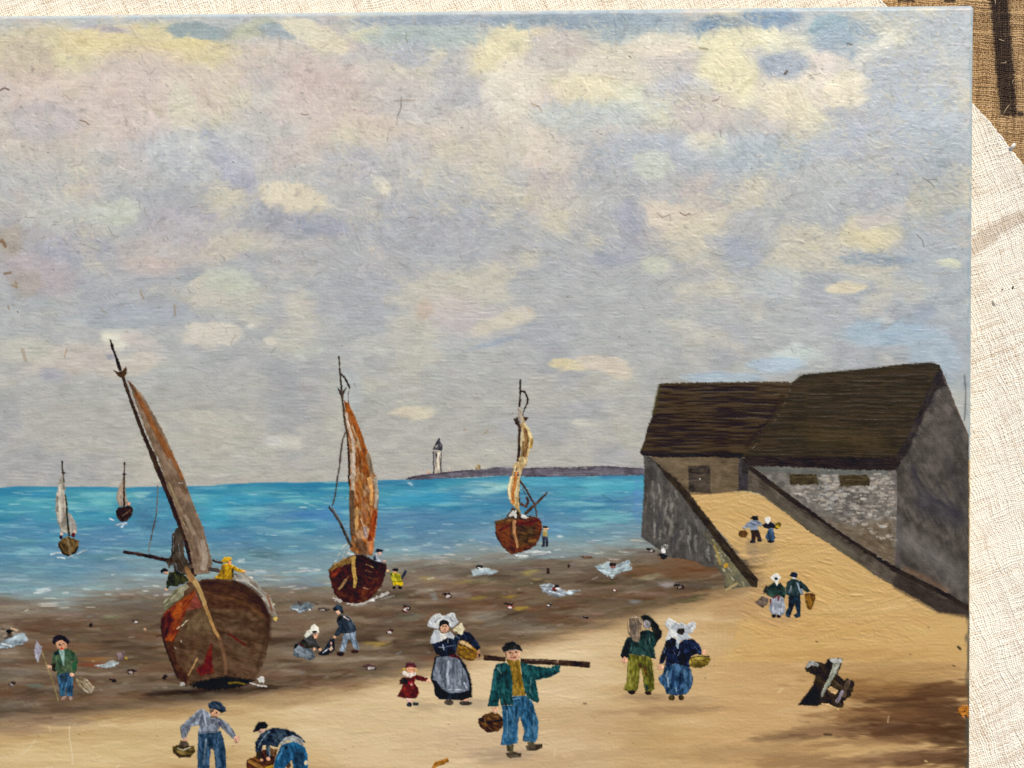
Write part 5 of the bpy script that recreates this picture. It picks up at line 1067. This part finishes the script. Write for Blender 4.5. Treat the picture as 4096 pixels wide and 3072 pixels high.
fig('painted_person', 'woman in blue skirt and white headdress seen from behind', [
    ('shoes', [E('R', '3a3018', 1062, 1442, 48, 42, r=1.4), E('R', '3a3018', 1200, 1442, 42, 42, r=1.4)]),
    ('skirt', [P('R', '1e4774>3f70a0', '960,990 1100,940 1200,960 1300,980 1352,1050 1373,1180 1352,1300 1270,1392 1130,1412 990,1392 948,1290 888,1230 868,1160 930,1080', 88, 2), S('R', '8cb0cc', 18, '1000,1050 970,1130', op=.7), S('R', '9cbcd4', 16, '1000,1150 1010,1280', op=.7), S('R', '142c54', 30, '1080,1050 1060,1300', op=.6), S('R', '10264a', 24, '1190,1100 1170,1300', op=.6), S('R', '7aa2c4', 16, '1330,1050 1350,1200', op=.6), S('R', '6a98bc', 16, '1240,1030 1250,1150', op=.5), S('R', '8cb4d0', 10, '1120,1300 1130,1340', op=.6)]),
    ('basket', [P('R', '675620>98833a', '1308,860 1400,828 1530,818 1612,828 1638,880 1592,962 1500,1003 1400,1003 1328,972', 10, 2), S('R', '3a2e10', 9, '1340,860 1370,940 1450,980 1540,960', op=.7), S('R', 'c4ae5c', 8, '1400,870 1500,900', op=.7), S('R', '3a2e10', 9, '1310,860 1450,835 1610,835', op=.7)]),
    ('bodice', [P('R', '12162c>20305a', '985,580 1060,548 1140,590 1120,680 1170,640 1250,580 1380,573 1450,640 1502,740 1497,812 1430,800 1350,832 1310,900 1332,1002 1200,962 1110,932 1000,992 963,962 980,850 930,942 878,947 888,860 950,700', 70, 2), S('R', '6a84ac', 9, '970,710 945,780', op=.7), S('R', '5c749c', 9, '1400,690 1470,770', op=.7), S('R', '7c94b4', 8, '1180,760 1150,820', op=.6), S('R', '6a7ca0', 8, '1080,740 1105,800', op=.6)]),
    ('shawl', [P('R', 'a2bacb', '1138,560 1182,600 1152,722 1118,680', r=1.6)]),
    ('headdress', [P('R', 'dcdcd7>b2b6ba', '953,370 980,308 1020,268 1080,300 1140,340 1220,340 1280,370 1360,323 1418,343 1412,420 1350,492 1300,482 1302,520 1362,560 1280,582 1200,592 1160,652 1130,622 1120,560 1050,560 980,602 968,582 1000,510 1020,450', 50, 2.4), E('R', '2a2420', 1198, 465, 56, 50, r=3), S('R', '8c9094', 18, '1060,420 1110,370', op=.6), S('R', '8c9094', 16, '1320,420 1360,380', op=.6), S('R', 'f0eee8', 12, '1000,320 1040,380', op=.7)]),
    ('hand', [E('R', 'e0a888', 1540, 775, 34, 34, r=2), E('R', 'e0a888', 895, 1000, 44, 38, r=2)])], res=2)
fig('painted_person', 'kneeling woman in white cap and grey skirt on the mud', [
    ('skirt', [P('V', '58666f>8a98a4', '200,613 260,640 380,680 410,720 442,780 420,827 340,822 280,792 200,792 158,760 175,680', 50, 2)]),
    ('bodice', [P('V', '26241f>3c3c3e', '213,620 300,558 370,503 430,540 460,600 512,680 490,702 440,662 400,682 330,682 238,642', 40, 1.6), P('V', '10131a', '170,690 180,640 210,612 230,640 200,680', r=1.6)]),
    ('sash', [S('V', '6a1820', 14, '230,625 290,650', r=1)]),
    ('face', [P('V', 'e0a888', '423,510 460,488 482,500 462,552 430,557', r=1), E('V', '3c2c24', 447, 508, 6, 6, r=.5)]),
    ('cap', [P('V', 'e0dccc', '303,522 330,468 380,440 400,388 435,373 482,420 497,482 460,492 420,482 380,512 330,547', 60, 1.6), E('V', '171313', 437, 470, 32, 13, r=1)]),
    ('hand', [E('V', 'e8b090', 430, 690, 14, 20, r=1), E('V', 'e8b090', 505, 700, 20, 20, r=1)])], res=2)
fig('painted_person', 'stooping man in pale blue trousers holding a dark bag', [
    ('bag', [P('V', '10141c>1c2430', '483,742 560,690 600,620 640,558 692,558 692,702 640,742 580,772 500,767', 40, 1.6), P('V', 'd8b8a0', '618,692 650,648 672,690 640,712', r=1.6), S('V', 'c0c8d0', 10, '545,735 610,685', op=.8), E('V', 'c8988c', 647, 615, 12, 20, r=1)]),
    ('shoes', [E('V', '2e1a14', 765, 750, 50, 28, r=1.2), E('V', '2e1a14', 945, 720, 50, 22, r=1.2)]),
    ('trousers', [P('V', '7890a8>a8bcd0', '808,490 870,488 952,463 962,560 1002,660 1002,702 940,692 900,590 870,560 842,620 822,727 748,722 788,610', 80, 1.6), S('V', '4c6880', 10, '880,500 900,580', op=.6)]),
    ('jacket', [P('V', '263444>3a4a5c', '728,290 790,253 870,278 932,360 972,440 940,472 850,492 780,492 700,532 688,500 740,400 713,340', 60, 1.8), P('V', '16181c', '728,290 760,262 790,290 760,330 720,350', r=1.6), S('V', '1c2432', 26, '800,360 780,470', op=.5)]),
    ('collar', [P('V', 'd0bcb0', '803,265 872,310 872,327 798,287', r=1.2)]),
    ('face', [P('V', 'e8b898', '698,215 740,193 768,235 730,257', r=1)]),
    ('cap', [P('V', '1a2636>34485c', '666,182 700,143 725,118 792,150 797,190 800,240 770,235 745,192 690,212', 20, 1.4)]),
    ('hand', [E('V', 'e8b898', 690, 541, 19, 18, r=1)])], res=2)

# ---- bollard, pools, stones and scraps on the flat
fig('painted_trestle', 'broken dark timber trestle standing in the sand at the right', [
    ('timber', [P('Q', '292117>372c20', '258,747 420,530 450,420 345,372 333,345 380,258 480,273 550,290 600,228 742,228 737,300 690,410 760,470 800,453 872,480 883,520 842,640 760,702 752,772 690,782 560,732 470,757', 60, 2.4), P('Q', '15141c', '275,735 440,560 500,600 470,750', 60, 4, 10), S('Q', '57473a', 36, '810,490 780,570 760,640', op=.8), S('Q', '8a8088', 24, '745,600 690,705', op=.8, w2=34), S('Q', '4a3c2c', 30, '620,470 740,560', op=.6)]),
    ('board', [P('Q', '878a78>a9aa9c', '640,290 722,298 692,380 642,460 592,540 520,662 508,622 560,510 620,380', 118, 2), S('Q', 'c4c0b0', 16, '690,310 660,380', op=.7)]),
    ('cut_end', [P('Q', 'b0b0a8>8c8c88', '378,258 430,263 492,305 470,322 400,310 350,347 345,330', 30, 2), P('Q', 'b4b4ac>92928c', '603,233 742,228 747,260 722,302 690,282 650,292 618,270', 20, 2)]),
    ('gap', [P('Q', 'caa472', '578,570 620,543 702,590 672,632 618,612', 20, 2)]),
    ('sand_ridge', [S('Q', 'd6b27c', 14, '520,735 600,745 700,795', op=.8)])], res=2)
for lab, ops in [
    ('pale pool with a dark stone near the middle boat', [P('k', '9aabb0>b4c0c2', '328,150 400,140 452,158 430,170 338,178', 5, 3, 4), E('k', '2a2826', 366, 136, 16, 9, r=2), S('k', 'e0e4e0', 4, '360,140 385,150', op=.8)]),
    ('pale pool with red and dark shell in the middle of the flat', [P('k', '8f9ca6>b8c2c6', '643,222 700,213 760,248 832,245 780,266 720,276 658,252', 10, 4, 4), E('k', '6a2a20', 716, 238, 16, 10, r=2), E('k', '1c1614', 724, 226, 11, 10, r=2), E('k', 'e4e0dc', 727, 237, 9, 6, r=1.5), S('k', 'e0e8ea', 4, '690,250 740,262', op=.8)]),
    ('large pale pool with dark shells near the harbour wall', [P('k', '93a3a8>b2bfc0', '898,137 970,113 1000,127 1060,103 1070,150 1010,166 980,188 930,166', -10, 4, 4), E('k', '2c201e', 982, 126, 16, 10, r=3), E('k', '8a5a54', 985, 138, 12, 7, r=2), S('k', 'd8e2e6', 5, '920,150 970,165', op=.8), S('k', 'c4d0d4', 5, '1020,140 1050,125', op=.7)]),
    ('pale pool left of the middle boat', [P('V', '6f7f86>8496a0', '110,165 220,110 330,95 440,135 400,185 280,205 150,190', 0, 5, 6), E('V', '4a3e3a', 255, 102, 34, 30, r=4), S('V', 'ccd4d4', 16, '165,180 220,195', op=.9), S('V', 'a8c0d8', 14, '230,220 300,198', op=.9), E('V', 'e8e0d0', 370, 190, 18, 10, r=2)]),
    ('blue white pool with rocks at the left border', [P('W', '8b9ca8>aab8be', '-20,300 130,200 230,200 262,265 200,305 80,340 -20,345', -10, 4, 5), P('W', '57493d>8a7c6c', '-20,140 90,145 150,165 130,225 60,255 -20,250', 10, 5, 5), E('W', '16130f', 85, 182, 36, 16, r=3), S('W', 'd4dcdc', 12, '20,300 100,320', op=.8), S('W', 'c8a888', 14, '105,155 155,175', op=.8)]),
    ('pale pool with purple shell beside the boy', [P('c', '9aa4a6>b6bcb8', '675,745 740,730 800,705 850,720 820,752 740,762', -5, 3, 4), P('c', '5a4a4c>7a6a6c', '835,655 890,643 880,705 850,710', 60, 3), E('c', 'b09040', 902, 690, 10, 10, r=2)]),
]:
    fig('painted_pool', lab, [('painted_pool', ops)], res=2, base=.07)
STONES = [('k', 218, 268, 22, 14, '241a18', 'd0bcb4'), ('k', 32, 324, 16, 13, '241c1c', 'd2ccc8'), ('k', 24, 340, 14, 10, '6a2c20', None), ('k', 505, 308, 24, 8, '261c1a', None), ('k', 510, 322, 18, 10, '7a3c30', 'e0d0cc'), ('k', 688, 312, 13, 9, '241c1a', 'e2dcd8'),
          ('k', 860, 370, 12, 6, '2a1e1a', None), ('k', 990, 243, 12, 8, '5a2c22', 'e4dcd4'), ('k', 685, 155, 7, 15, '2a1c14', None), ('k', 780, 133, 7, 10, '2c1e18', None), ('c', 650, 450, 16, 18, '241c18', None), ('c', 970, 426, 24, 18, '3a2c28', 'b8b0a8'), ('c', 938, 786, 34, 22, '33241f', 'a89a94'),
          ('c', 810, 850, 26, 14, '211714', None), ('c', 1182, 826, 22, 18, '1e1512', None), ('c', 85, 875, 24, 22, '332a28', '8c827c'), ('d', 1000, 408, 28, 20, '4a2a28', 'd8d0cc'), ('d', 862, 664, 50, 26, '4c3432', 'a8a098'), ('d', 1122, 245, 30, 26, '6a3a2c', 'd8d2cc'), ('d', 530, 250, 40, 12, '4a3c38', None),
          ('M', 340, 1000, 60, 34, '221a1a', 'a89c98'), ('M', 725, 1480, 70, 40, '20140f', '7c6a60'), ('M', 510, 1080, 60, 46, '18140f', None), ('M', 520, 990, 60, 70, '8a8680', 'e0dcd8'), ('s', 2345, 2140 + 90, 30, 6, '6a4c3c', None), ('c', 1040, 484, 9, 9, 'e8b890', None), ('V', 545, 190, 60, 24, '463834', 'b8b0ac')]
for f, x, y, rx, ry, c1, c2 in STONES:
    sc = FR[f][2]
    sg = random.choice((-1, 1))
    ops = [P(f, c1, ' '.join('%.1f,%.1f' % (x + rx * a * sg, y + ry * b) for a, b in [(-1, .1), (-.5, -.7), (.2, -.95), (.9, -.8), (1.05, -.2), (.4, .1), (.5, .7), (-.2, .9), (-.8, .6)]), 20, 2.6, 3, h=.2)]
    if c2:
        ops.append(P(f, c2, ' '.join('%.1f,%.1f' % (x + rx * a * sg, y + ry * b) for a, b in [(-.75, .1), (-.1, -.25), (.35, .1), (.3, .75), (-.35, .7)]), 60, 2.0, 3, h=.24))
    fig('painted_stone', None, [('painted_stone', ops)], res=2, base=.08)
fig('painted_leaf', 'rust orange leaf shaped dab at the bottom edge', [('painted_leaf', [P('s', '8f5a1e>a56c28', '1728,3072 1740,3048 1765,3042 1792,3032 1794,3048 1770,3060 1745,3068 1730,3080', -25, 2)])], res=2)
fig('paint_loss', 'orange brown chip on the right edge where paint has flaked', [('paint_loss', [P('s', 'b8752f', '3857,2816 3866,2820 3884,2820 3889,2830 3890,2868 3882,2872 3874,2860 3858,2866 3846,2856 3838,2850 3838,2834 3849,2828', 20, 2.6, 2.4, h=.12), P('s', 'c8844a', '3856,2866 3868,2864 3874,2870 3866,2872', 10, 1, 2.4), E('s', '5a3414', 3868, 2845, 4, 3, r=1), E('s', '5a3414', 3858, 2847, 3, 2, r=1)])], res=1.6, base=.25)

# ------------------------------------------------------------------ the ground film itself, one mesh for each painted region
# keep every cell inside the picture, every fourth one beyond its left and lower borders
kx = np.where((gx > -24) | (np.arange(NX) % 6 == 0))[0]
ky = np.where((gy < 3096) | (np.arange(NY) % 6 == 0))[0]
sub = np.ix_(ky, kx)
RX, RY, RZ, RC = GX[sub], GY[sub], Z[sub], C[sub]
W_X, W_Y = warp(RX, RY)
fz = (face_z(RX, RY) + RZ) * .001 + ZF
Q = cell_quads(len(ky), len(kx))
RA = albedo(RC).reshape(-1, 3)
VX, VY, VZ = X_(W_X).ravel(), Y_(W_Y).ravel(), fz.ravel()
reg = np.zeros((len(ky), len(kx)), int)
reg[RY > hy[sub]] = 1
reg[RY > sh[sub]] = 2
reg[(RY > sl[sub]) | ramp[sub]] = 3
reg = reg[:-1, :-1]
for k, (nm, lab) in enumerate([('painted_sky', 'grey blue cloudy sky brushed over the upper half of the canvas'), ('painted_sea', 'turquoise blue sea painted below the horizon'),
                               ('painted_mudflat', 'brown wet sand painted along the water'), ('painted_beach', 'ochre sand of beach and ramp with dark brown right corner')]):
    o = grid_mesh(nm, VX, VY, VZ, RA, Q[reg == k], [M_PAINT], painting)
    o['label'] = lab
# ------------------------------------------------------------------ canvas sides and stretcher
def strip_obj(name, top, bottom, col, parent, mat):
    """wall of quads between two polylines given as world points"""
    n = len(top)
    v = np.array(top + bottom, np.float32)
    i = np.arange(n - 1)
    q = np.stack([i, i + n, i + n + 1, i + 1], -1)
    return grid_mesh(name, v[:, 0], v[:, 1], v[:, 2], np.array(col, np.float32), q, [mat], parent)


def side(xs, ys, name, lab):
    wx_, wy_ = warp(np.array(xs, float), np.array(ys, float))
    z = face_z(np.array(xs, float), np.array(ys, float)) * .001 + ZF + bil(Z, np.array(xs, float), np.array(ys, float)) * .001
    top = [(X_(a), Y_(b), c) for a, b, c in zip(wx_, wy_, z)]
    bot = [(a, b, .0036) for a, b, c in top]
    cc = albedo(bil(C, np.array(xs, float), np.array(ys, float)) * .35 + hexc('b8aa8c') * .65)
    o = strip_obj(name, top, bot, list(cc) + [albedo(hexc('b8a684'))] * len(cc), painting, M_PAINT)
    o['label'] = lab


yl = list(gy[::3]) + [gy[-1]]
xl = list(gx[::3]) + [gx[-1]]
side([gx[-1]] * len(yl), yl, 'canvas_side', 'right turned side of the canvas')
side([gx[0]] * len(yl), yl[::-1], 'canvas_side', 'left turned side of the canvas')
side(xl[::-1], [gy[0]] * len(xl), 'canvas_side', 'top turned side of the canvas')
side(xl, [gy[-1]] * len(xl), 'canvas_side', 'bottom turned side of the canvas')


def box_obj(name, x0, x1, y0, y1, z0, z1, mat, parent, col):
    v = np.array([(x, y, z) for z in (z0, z1) for y in (y0, y1) for x in (x0, x1)], np.float32)
    q = np.array([(0, 2, 3, 1), (4, 5, 7, 6), (0, 1, 5, 4), (2, 6, 7, 3), (0, 4, 6, 2), (1, 3, 7, 5)])
    return grid_mesh(name, v[:, 0], v[:, 1], v[:, 2], np.tile(np.array(col, np.float32), (8, 1)), q, [mat], parent, smooth=False)


m_wood, ntw, bw = base_mat('stretcher_wood', .7, .3)
xa, xb, ya, yb = X_(-1312), X_(3874), Y_(3948), Y_(70)
wcol = (.42, .28, .15)
bwid = .040
box_obj('stretcher_bar', xa, xb, yb - bwid, yb, .0030, .0165, m_wood, painting, wcol)
box_obj('stretcher_bar', xa, xb, ya, ya + bwid, .0030, .0165, m_wood, painting, wcol)
box_obj('stretcher_bar', xa, xa + bwid, ya + bwid, yb - bwid, .0030, .0165, m_wood, painting, wcol)
box_obj('stretcher_bar', xb - bwid, xb, ya + bwid, yb - bwid, .0030, .0165, m_wood, painting, wcol)

# ------------------------------------------------------------------ cloths under the painting
F_ = lambda z: (DIST + ZF - z) / DIST       # spread of the view at height z


def plane_pt(x, y, z):
    """point at height z that stands at photograph position x, y, in picture pixels of that plane"""
    f = F_(z)
    return 2048 + (x - 2048) * f, 1536 + (y - 1536) * f


ZL, ZB = .0026, .0008                       # mean heights of linen and sacking
e0 = plane_pt(3520, 0, ZL)
e1 = plane_pt(3895, 420, ZL)
e2 = plane_pt(4096, 672, ZL)
ed = [(e0[0] - 60, e0[1] - 62), e0, e1, plane_pt(3935, 470, ZL), plane_pt(3985, 525, ZL), plane_pt(4040, 600, ZL), e2, (e2[0] + 120, e2[1] + 150)]


def edge_x(y):
    p = np.array(ed)
    return np.interp(y, p[:, 1], p[:, 0]) + (vn(y / 26, y * 0, 3) - .5) * 9 + (vn(y / 7, y * 0, 5) - .5) * 5


def weave(x0, x1, y0, y1, step, T, ang, amp, zc, keep, colour, slub):
    xs, ys = np.arange(x0, x1, step), np.arange(y0, y1, step)
    Xc, Yc = np.meshgrid(xs.astype(np.float32), ys.astype(np.float32))
    a = math.radians(ang)
    u = (Xc * math.cos(a) + Yc * math.sin(a)) / T
    v = (-Xc * math.sin(a) + Yc * math.cos(a)) / T
    u = u + (fbm(Xc / 150, Yc / 150, 2, 3) - .5) * 5 + (vn(u * .2, v * .6, 6) - .5) * .5
    v = v + (fbm(Xc / 160, Yc / 140, 5, 3) - .5) * 5 + (vn(u * .6, v * .2, 1) - .5) * .5
    iu, iv = np.floor(u + .5), np.floor(v + .5)
    ru = vn(iu * 1.37 + .5, iv * 0 + u * 0 + .5, 3)
    rv = vn(iv * 1.37 + .5, iv * 0 + .5, 4)
    thick_u = .75 + .6 * vn(iu * 3.1, v * .09, 7) * slub
    thick_v = .75 + .6 * vn(iv * 3.1, u * .09, 2) * slub
    pu = np.sqrt(np.clip(1 - (2 * (u - iu) * .97) ** 2, 0, 1)) * thick_u
    pv = np.sqrt(np.clip(1 - (2 * (v - iv) * .97) ** 2, 0, 1)) * thick_v
    zu = np.cos(math.pi * (v + iu)) * .5 + pu * 1.1
    zv = np.cos(math.pi * (u + iv) + math.pi) * .5 + pv * 1.1
    hgt = np.maximum(zu, zv)
    warp_top = zu > zv
    fine = vn(u * 6, v * 6, 5) * .14
    lift = (fbm(Xc / 260, Yc / 260, 4, 2) - .5) * 1.2
    z = zc + ((hgt + fine) * amp + lift) * .001
    yarn = np.where(warp_top, ru, rv)
    along = np.where(warp_top, vn(iu * 5.3, v * .12, 1), vn(iv * 5.3, u * .12, 6))
    col = colour(Xc, Yc, yarn, along, warp_top)
    nyy, nxx = Xc.shape
    qq = cell_quads(nyy, nxx)
    k = keep(Xc, Yc)
    kk = k[:-1, :-1] & k[1:, 1:] & k[1:, :-1] & k[:-1, 1:]
    return X_(Xc).ravel(), Y_(Yc).ravel(), z.ravel(), col.reshape(-1, 3), qq[kk]


def join(chunks):
    off, o = 0, [[], [], [], [], [], []]
    for x, y, z, c, q, mi in chunks:
        for k, arr in enumerate((x, y, z, c)):
            o[k].append(arr)
        o[4].append(q + off)
        o[5].append(np.full(len(q), mi))
        off += len(x)
    return [np.concatenate(t) for t in o]


def stain(Xc, Yc, x, y, rx, ry, ang):
    a = math.radians(ang)
    dx, dy = Xc - x, Yc - y
    u = (dx * math.cos(a) + dy * math.sin(a)) / rx
    v = (-dx * math.sin(a) + dy * math.cos(a)) / ry
    return 1 - sstep(np.hypot(u, v) + (fbm(Xc / 40, Yc / 40, 2, 3) - .5) * 1.1, .6, 1.15)


def linen_col(Xc, Yc, yarn, along, top):
    t = np.clip(.45 * yarn + .55 * along, 0, 1)
    c = np.array([.90, .83, .69], np.float32) + (np.array([.68, .54, .39], np.float32) - np.array([.90, .83, .69], np.float32)) * sstep(t, .48, .90)[..., None]
    s = stain(Xc, Yc, 4080, 880, 190, 34, -26) * .62
    s = np.maximum(s, stain(Xc, Yc, 3990, 960, 90, 26, -30) * .6)
    a = math.radians(-21)
    uu, vv = Xc * math.cos(a) + Yc * math.sin(a), -Xc * math.sin(a) + Yc * math.cos(a)
    s = np.maximum(s, sstep(fbm(uu / 150, vv / 16, 6, 3), .56, .74) * .25)
    s = np.maximum(s, sstep(fbm(uu / 16, vv / 130, 4, 3), .58, .76) * .2)
    for q in [(4000, 1545, 9, 7), (4046, 1600, 8, 8)]:
        s = np.maximum(s, stain(Xc, Yc, q[0], q[1], q[2], q[3], 0) * .6)
    c = c + (np.array([.42, .29, .18], np.float32) - c) * s[..., None] * .75
    return c.astype(np.float32)


def coarse_sheet(keep, colour, z, x0, x1, y0, y1, step):
    xs, ys = np.arange(x0, x1 + 1, step), np.arange(y0, y1 + 1, step)
    Xc, Yc = np.meshgrid(xs.astype(np.float32), ys.astype(np.float32))
    qq = cell_quads(*Xc.shape)
    k = keep(Xc, Yc)
    kk = k[:-1, :-1] & k[1:, 1:] & k[1:, :-1] & k[:-1, 1:]
    o = np.full(Xc.shape, .5, np.float32)
    return X_(Xc).ravel(), Y_(Yc).ravel(), np.full(Xc.size, z, np.float32), colour(Xc, Yc, vn(Xc / 30, Yc / 30, 1), vn(Xc / 50, Yc / 12, 2), o > 1).reshape(-1, 3), qq[kk]


M_LIN = cloth_material('linen', .00085, math.radians(-21), False)
M_LINC = cloth_material('linen_weave', .00085, math.radians(-21), True)
in_linen = lambda x, y: x < edge_x(y)
T_L = 8.4
right = weave(3925, 4200, 330, 3190, 2.4, T_L, -21, .62, ZL, in_linen, linen_col, 1)
topst = weave(-150, 3720, -84, 26, 2.4, T_L, -21, .62, ZL, in_linen, linen_col, 1)
sheet = coarse_sheet(lambda x, y: x < edge_x(y) - 14, linen_col, ZL - .0008, -2600, 6000, -1500, 5200, 22)
arr = join([right + (0,), topst + (0,), sheet + (1,)])
linen = grid_mesh('linen_cloth', arr[0], arr[1], arr[2], arr[3], arr[4], [M_LIN, M_LINC], None, arr[5])
linen['label'] = 'cream white woven linen cloth spread under the painting'
linen['category'] = 'cloth'


def tube(name, pts, r, col, mat, parent, n=6):
    """thin round thread along world points; r may vary"""
    m = len(pts)
    rr = r if isinstance(r, list) else [r] * m
    V, colr = [], []
    for i, p in enumerate(pts):
        a, b = Vector(pts[max(0, i - 1)]), Vector(pts[min(m - 1, i + 1)])
        d = (b - a).normalized()
        s = d.cross(Vector((0, 0, 1)))
        s = s.normalized() if s.length > 1e-6 else Vector((1, 0, 0))
        t = s.cross(d)
        for k in range(n):
            q = 2 * math.pi * k / n
            V.append(Vector(p) + (s * math.cos(q) + t * math.sin(q)) * rr[i])
            colr.append(col)
    V = np.array([tuple(v) for v in V], np.float32)
    q = []
    for i in range(m - 1):
        for k in range(n):
            q.append((i * n + k, (i + 1) * n + k, (i + 1) * n + (k + 1) % n, i * n + (k + 1) % n))
    return grid_mesh(name, V[:, 0], V[:, 1], V[:, 2], np.array(colr, np.float32), np.array(q)[:, ::-1], [mat], parent)


# selvedge thread along the cut edge, with its knot
ys_ = np.arange(ed[0][1], ed[-1][1], 7.0)
pts = [(X_(edge_x(np.float32(y)) - 2), Y_(y), ZL + .0004) for y in ys_]
o = tube('selvedge', pts, [.00042 + .0003 * random.random() for _ in pts], (.90, .86, .76), M_LIN, linen)
o['label'] = 'bright frayed edge thread of the linen'
kx_, ky_ = plane_pt(4046, 592, ZL)
o = tube('knot', [(X_(kx_ - 8), Y_(ky_ + 6), ZL + .0006), (X_(kx_ - 3), Y_(ky_), ZL + .0016), (X_(kx_ + 3), Y_(ky_ - 10), ZL + .0022), (X_(kx_ + 5), Y_(ky_ - 2), ZL + .0012)], [.0006, .0011, .0009, .0004], (.88, .83, .72), M_LIN, linen)
for (x, y, L, an) in [(4048, 1150, 22, -70), (4004, 1160, 14, -60)]:
    px_, py_ = plane_pt(x, y, ZL)
    a = math.radians(an)
    tube('straw_speck', [(X_(px_ + t * L * math.cos(a) * .5), Y_(py_ + t * L * math.sin(a) * .5), ZL + .0009) for t in (-1, -.4, .3, 1)], [.0002, .0005, .00045, .00015], (.10, .07, .05), M_LIN, linen)
px_, py_ = plane_pt(3970, 1208, ZL)
tube('slub', [(X_(px_ - 6), Y_(py_ - 12), ZL + .0006), (X_(px_), Y_(py_ - 4), ZL + .0013), (X_(px_ + 3), Y_(py_ + 8), ZL + .0012), (X_(px_ + 6), Y_(py_ + 18), ZL + .0006)], [.0003, .0009, .0008, .0003], (.82, .74, .62), M_LIN, linen)


# old sacking with a printed dark bar and dark patches at the top
def sack_col(Xc, Yc, yarn, along, top):
    t = np.clip(.5 * yarn + .5 * along, 0, 1)
    c = np.array([.62, .41, .20], np.float32) + (np.array([.30, .17, .07], np.float32) - np.array([.62, .41, .20], np.float32)) * sstep(t, .30, .75)[..., None]
    f = F_(ZB)
    xi, yi = 2048 + (Xc - 2048) / f, 1536 + (Yc - 1536) / f
    w = (vn(Xc / 8, Yc / 8, 4) - .5) * 9 + (vn(Xc / 3.5, Yc / 3.5, 6) - .5) * 5
    l, r = 3953 + yi * .088 + w, 4030 + yi * .077 + w
    bar = sstep(xi, l - 8, l + 9) * (1 - sstep(xi, r - 9, r + 8)) * (1 - sstep(yi + w, 462, 474))
    bar = np.maximum(bar, (1 - sstep(np.hypot((xi - 4076) / 18, (yi - 458) / 13) + w * .03, .6, 1.1)))
    bar = np.maximum(bar, ((xi > 3586) & (xi < 3655) & (yi < 12)) * .8)  # two plain dark patches along the top
    bar = np.maximum(bar, ((xi > 3772) & (xi < 3818) & (yi < 14)) * .9)
    bar = bar * (.86 + .14 * along)
    return (c + (np.array([.035, .020, .016], np.float32) - c) * bar[..., None]).astype(np.float32)


M_SACK = cloth_material('sacking', .001, math.radians(2), False)
M_SACKC = cloth_material('sacking_weave', .001, math.radians(2), True)
out_linen = lambda x, y: x > edge_x(y) - 30
s1_ = weave(3925, 4200, -90, 860, 2.1, 8.4, 2, 1.0, ZB, out_linen, sack_col, 1)
s2_ = weave(3540, 3940, -90, 40, 2.3, 8.4, 2, 1.0, ZB, out_linen, sack_col, 1)
s3_ = coarse_sheet(lambda x, y: x > -9e9, sack_col, ZB - .0007, -2200, 6600, -1900, 4600, 22)
arr = join([s1_ + (0,), s2_ + (0,), s3_ + (1,)])
sack = grid_mesh('burlap_sacking', arr[0], arr[1], arr[2], arr[3], arr[4], [M_SACK, M_SACKC], None, arr[5])
sack['label'] = 'tan burlap sacking with a dark brown printed bar, at the upper right corner'
sack['category'] = 'sacking'
for (x, y, a, L) in [(4024, 440, -55, 60), (4000, 160, 20, 40), (4060, 150, -30, 26), (3975, 12, 85, 34), (4060, 430, -60, 24), (3762, 4, -35, 50), (4010, 250, -15, 26), (4050, 330, -70, 26), (3940, 150, -20, 30), (4080, 240, 30, 34)]:
    px_, py_ = plane_pt(x, y, ZB)
    a = math.radians(a)
    cv = random.uniform(-8, 8)
    tube('loose_fibre', [(X_(px_ + (t - .5) * L * math.cos(a) - math.sin(a) * cv * math.sin(t * 3.1)), Y_(py_ + (t - .5) * L * math.sin(a) + math.cos(a) * cv * math.sin(t * 3.1)), ZB + .0007 + .0012 * math.sin(t * 3.14)) for t in (0, .25, .5, .75, 1)],
         .00013, (.78, .58, .34), M_SACK, sack, 5)

# ------------------------------------------------------------------ ground below the cloths
m_gr = bpy.data.materials.new('stone_ground')
m_gr.use_nodes = True
nt = m_gr.node_tree
nz = nt.nodes.new('ShaderNodeTexNoise')
nz.inputs['Scale'].default_value = 40
nz.inputs['Detail'].default_value = 6
rp = nt.nodes.new('ShaderNodeValToRGB')
rp.color_ramp.elements[0].color = (.16, .14, .12, 1)
rp.color_ramp.elements[1].color = (.34, .31, .27, 1)
nt.links.new(nz.outputs['Fac'], rp.inputs['Fac'])
nt.links.new(rp.outputs[0], nt.nodes['Principled BSDF'].inputs['Base Color'])
nt.nodes['Principled BSDF'].inputs['Roughness'].default_value = .9
me = bpy.data.meshes.new('ground')
me.from_pydata([(-6, -6, -.0015), (6, -6, -.0015), (6, 6, -.0015), (-6, 6, -.0015)], [], [(0, 1, 2, 3)])
me.materials.append(m_gr)
gr = link(bpy.data.objects.new('ground', me))
gr['kind'] = 'structure'
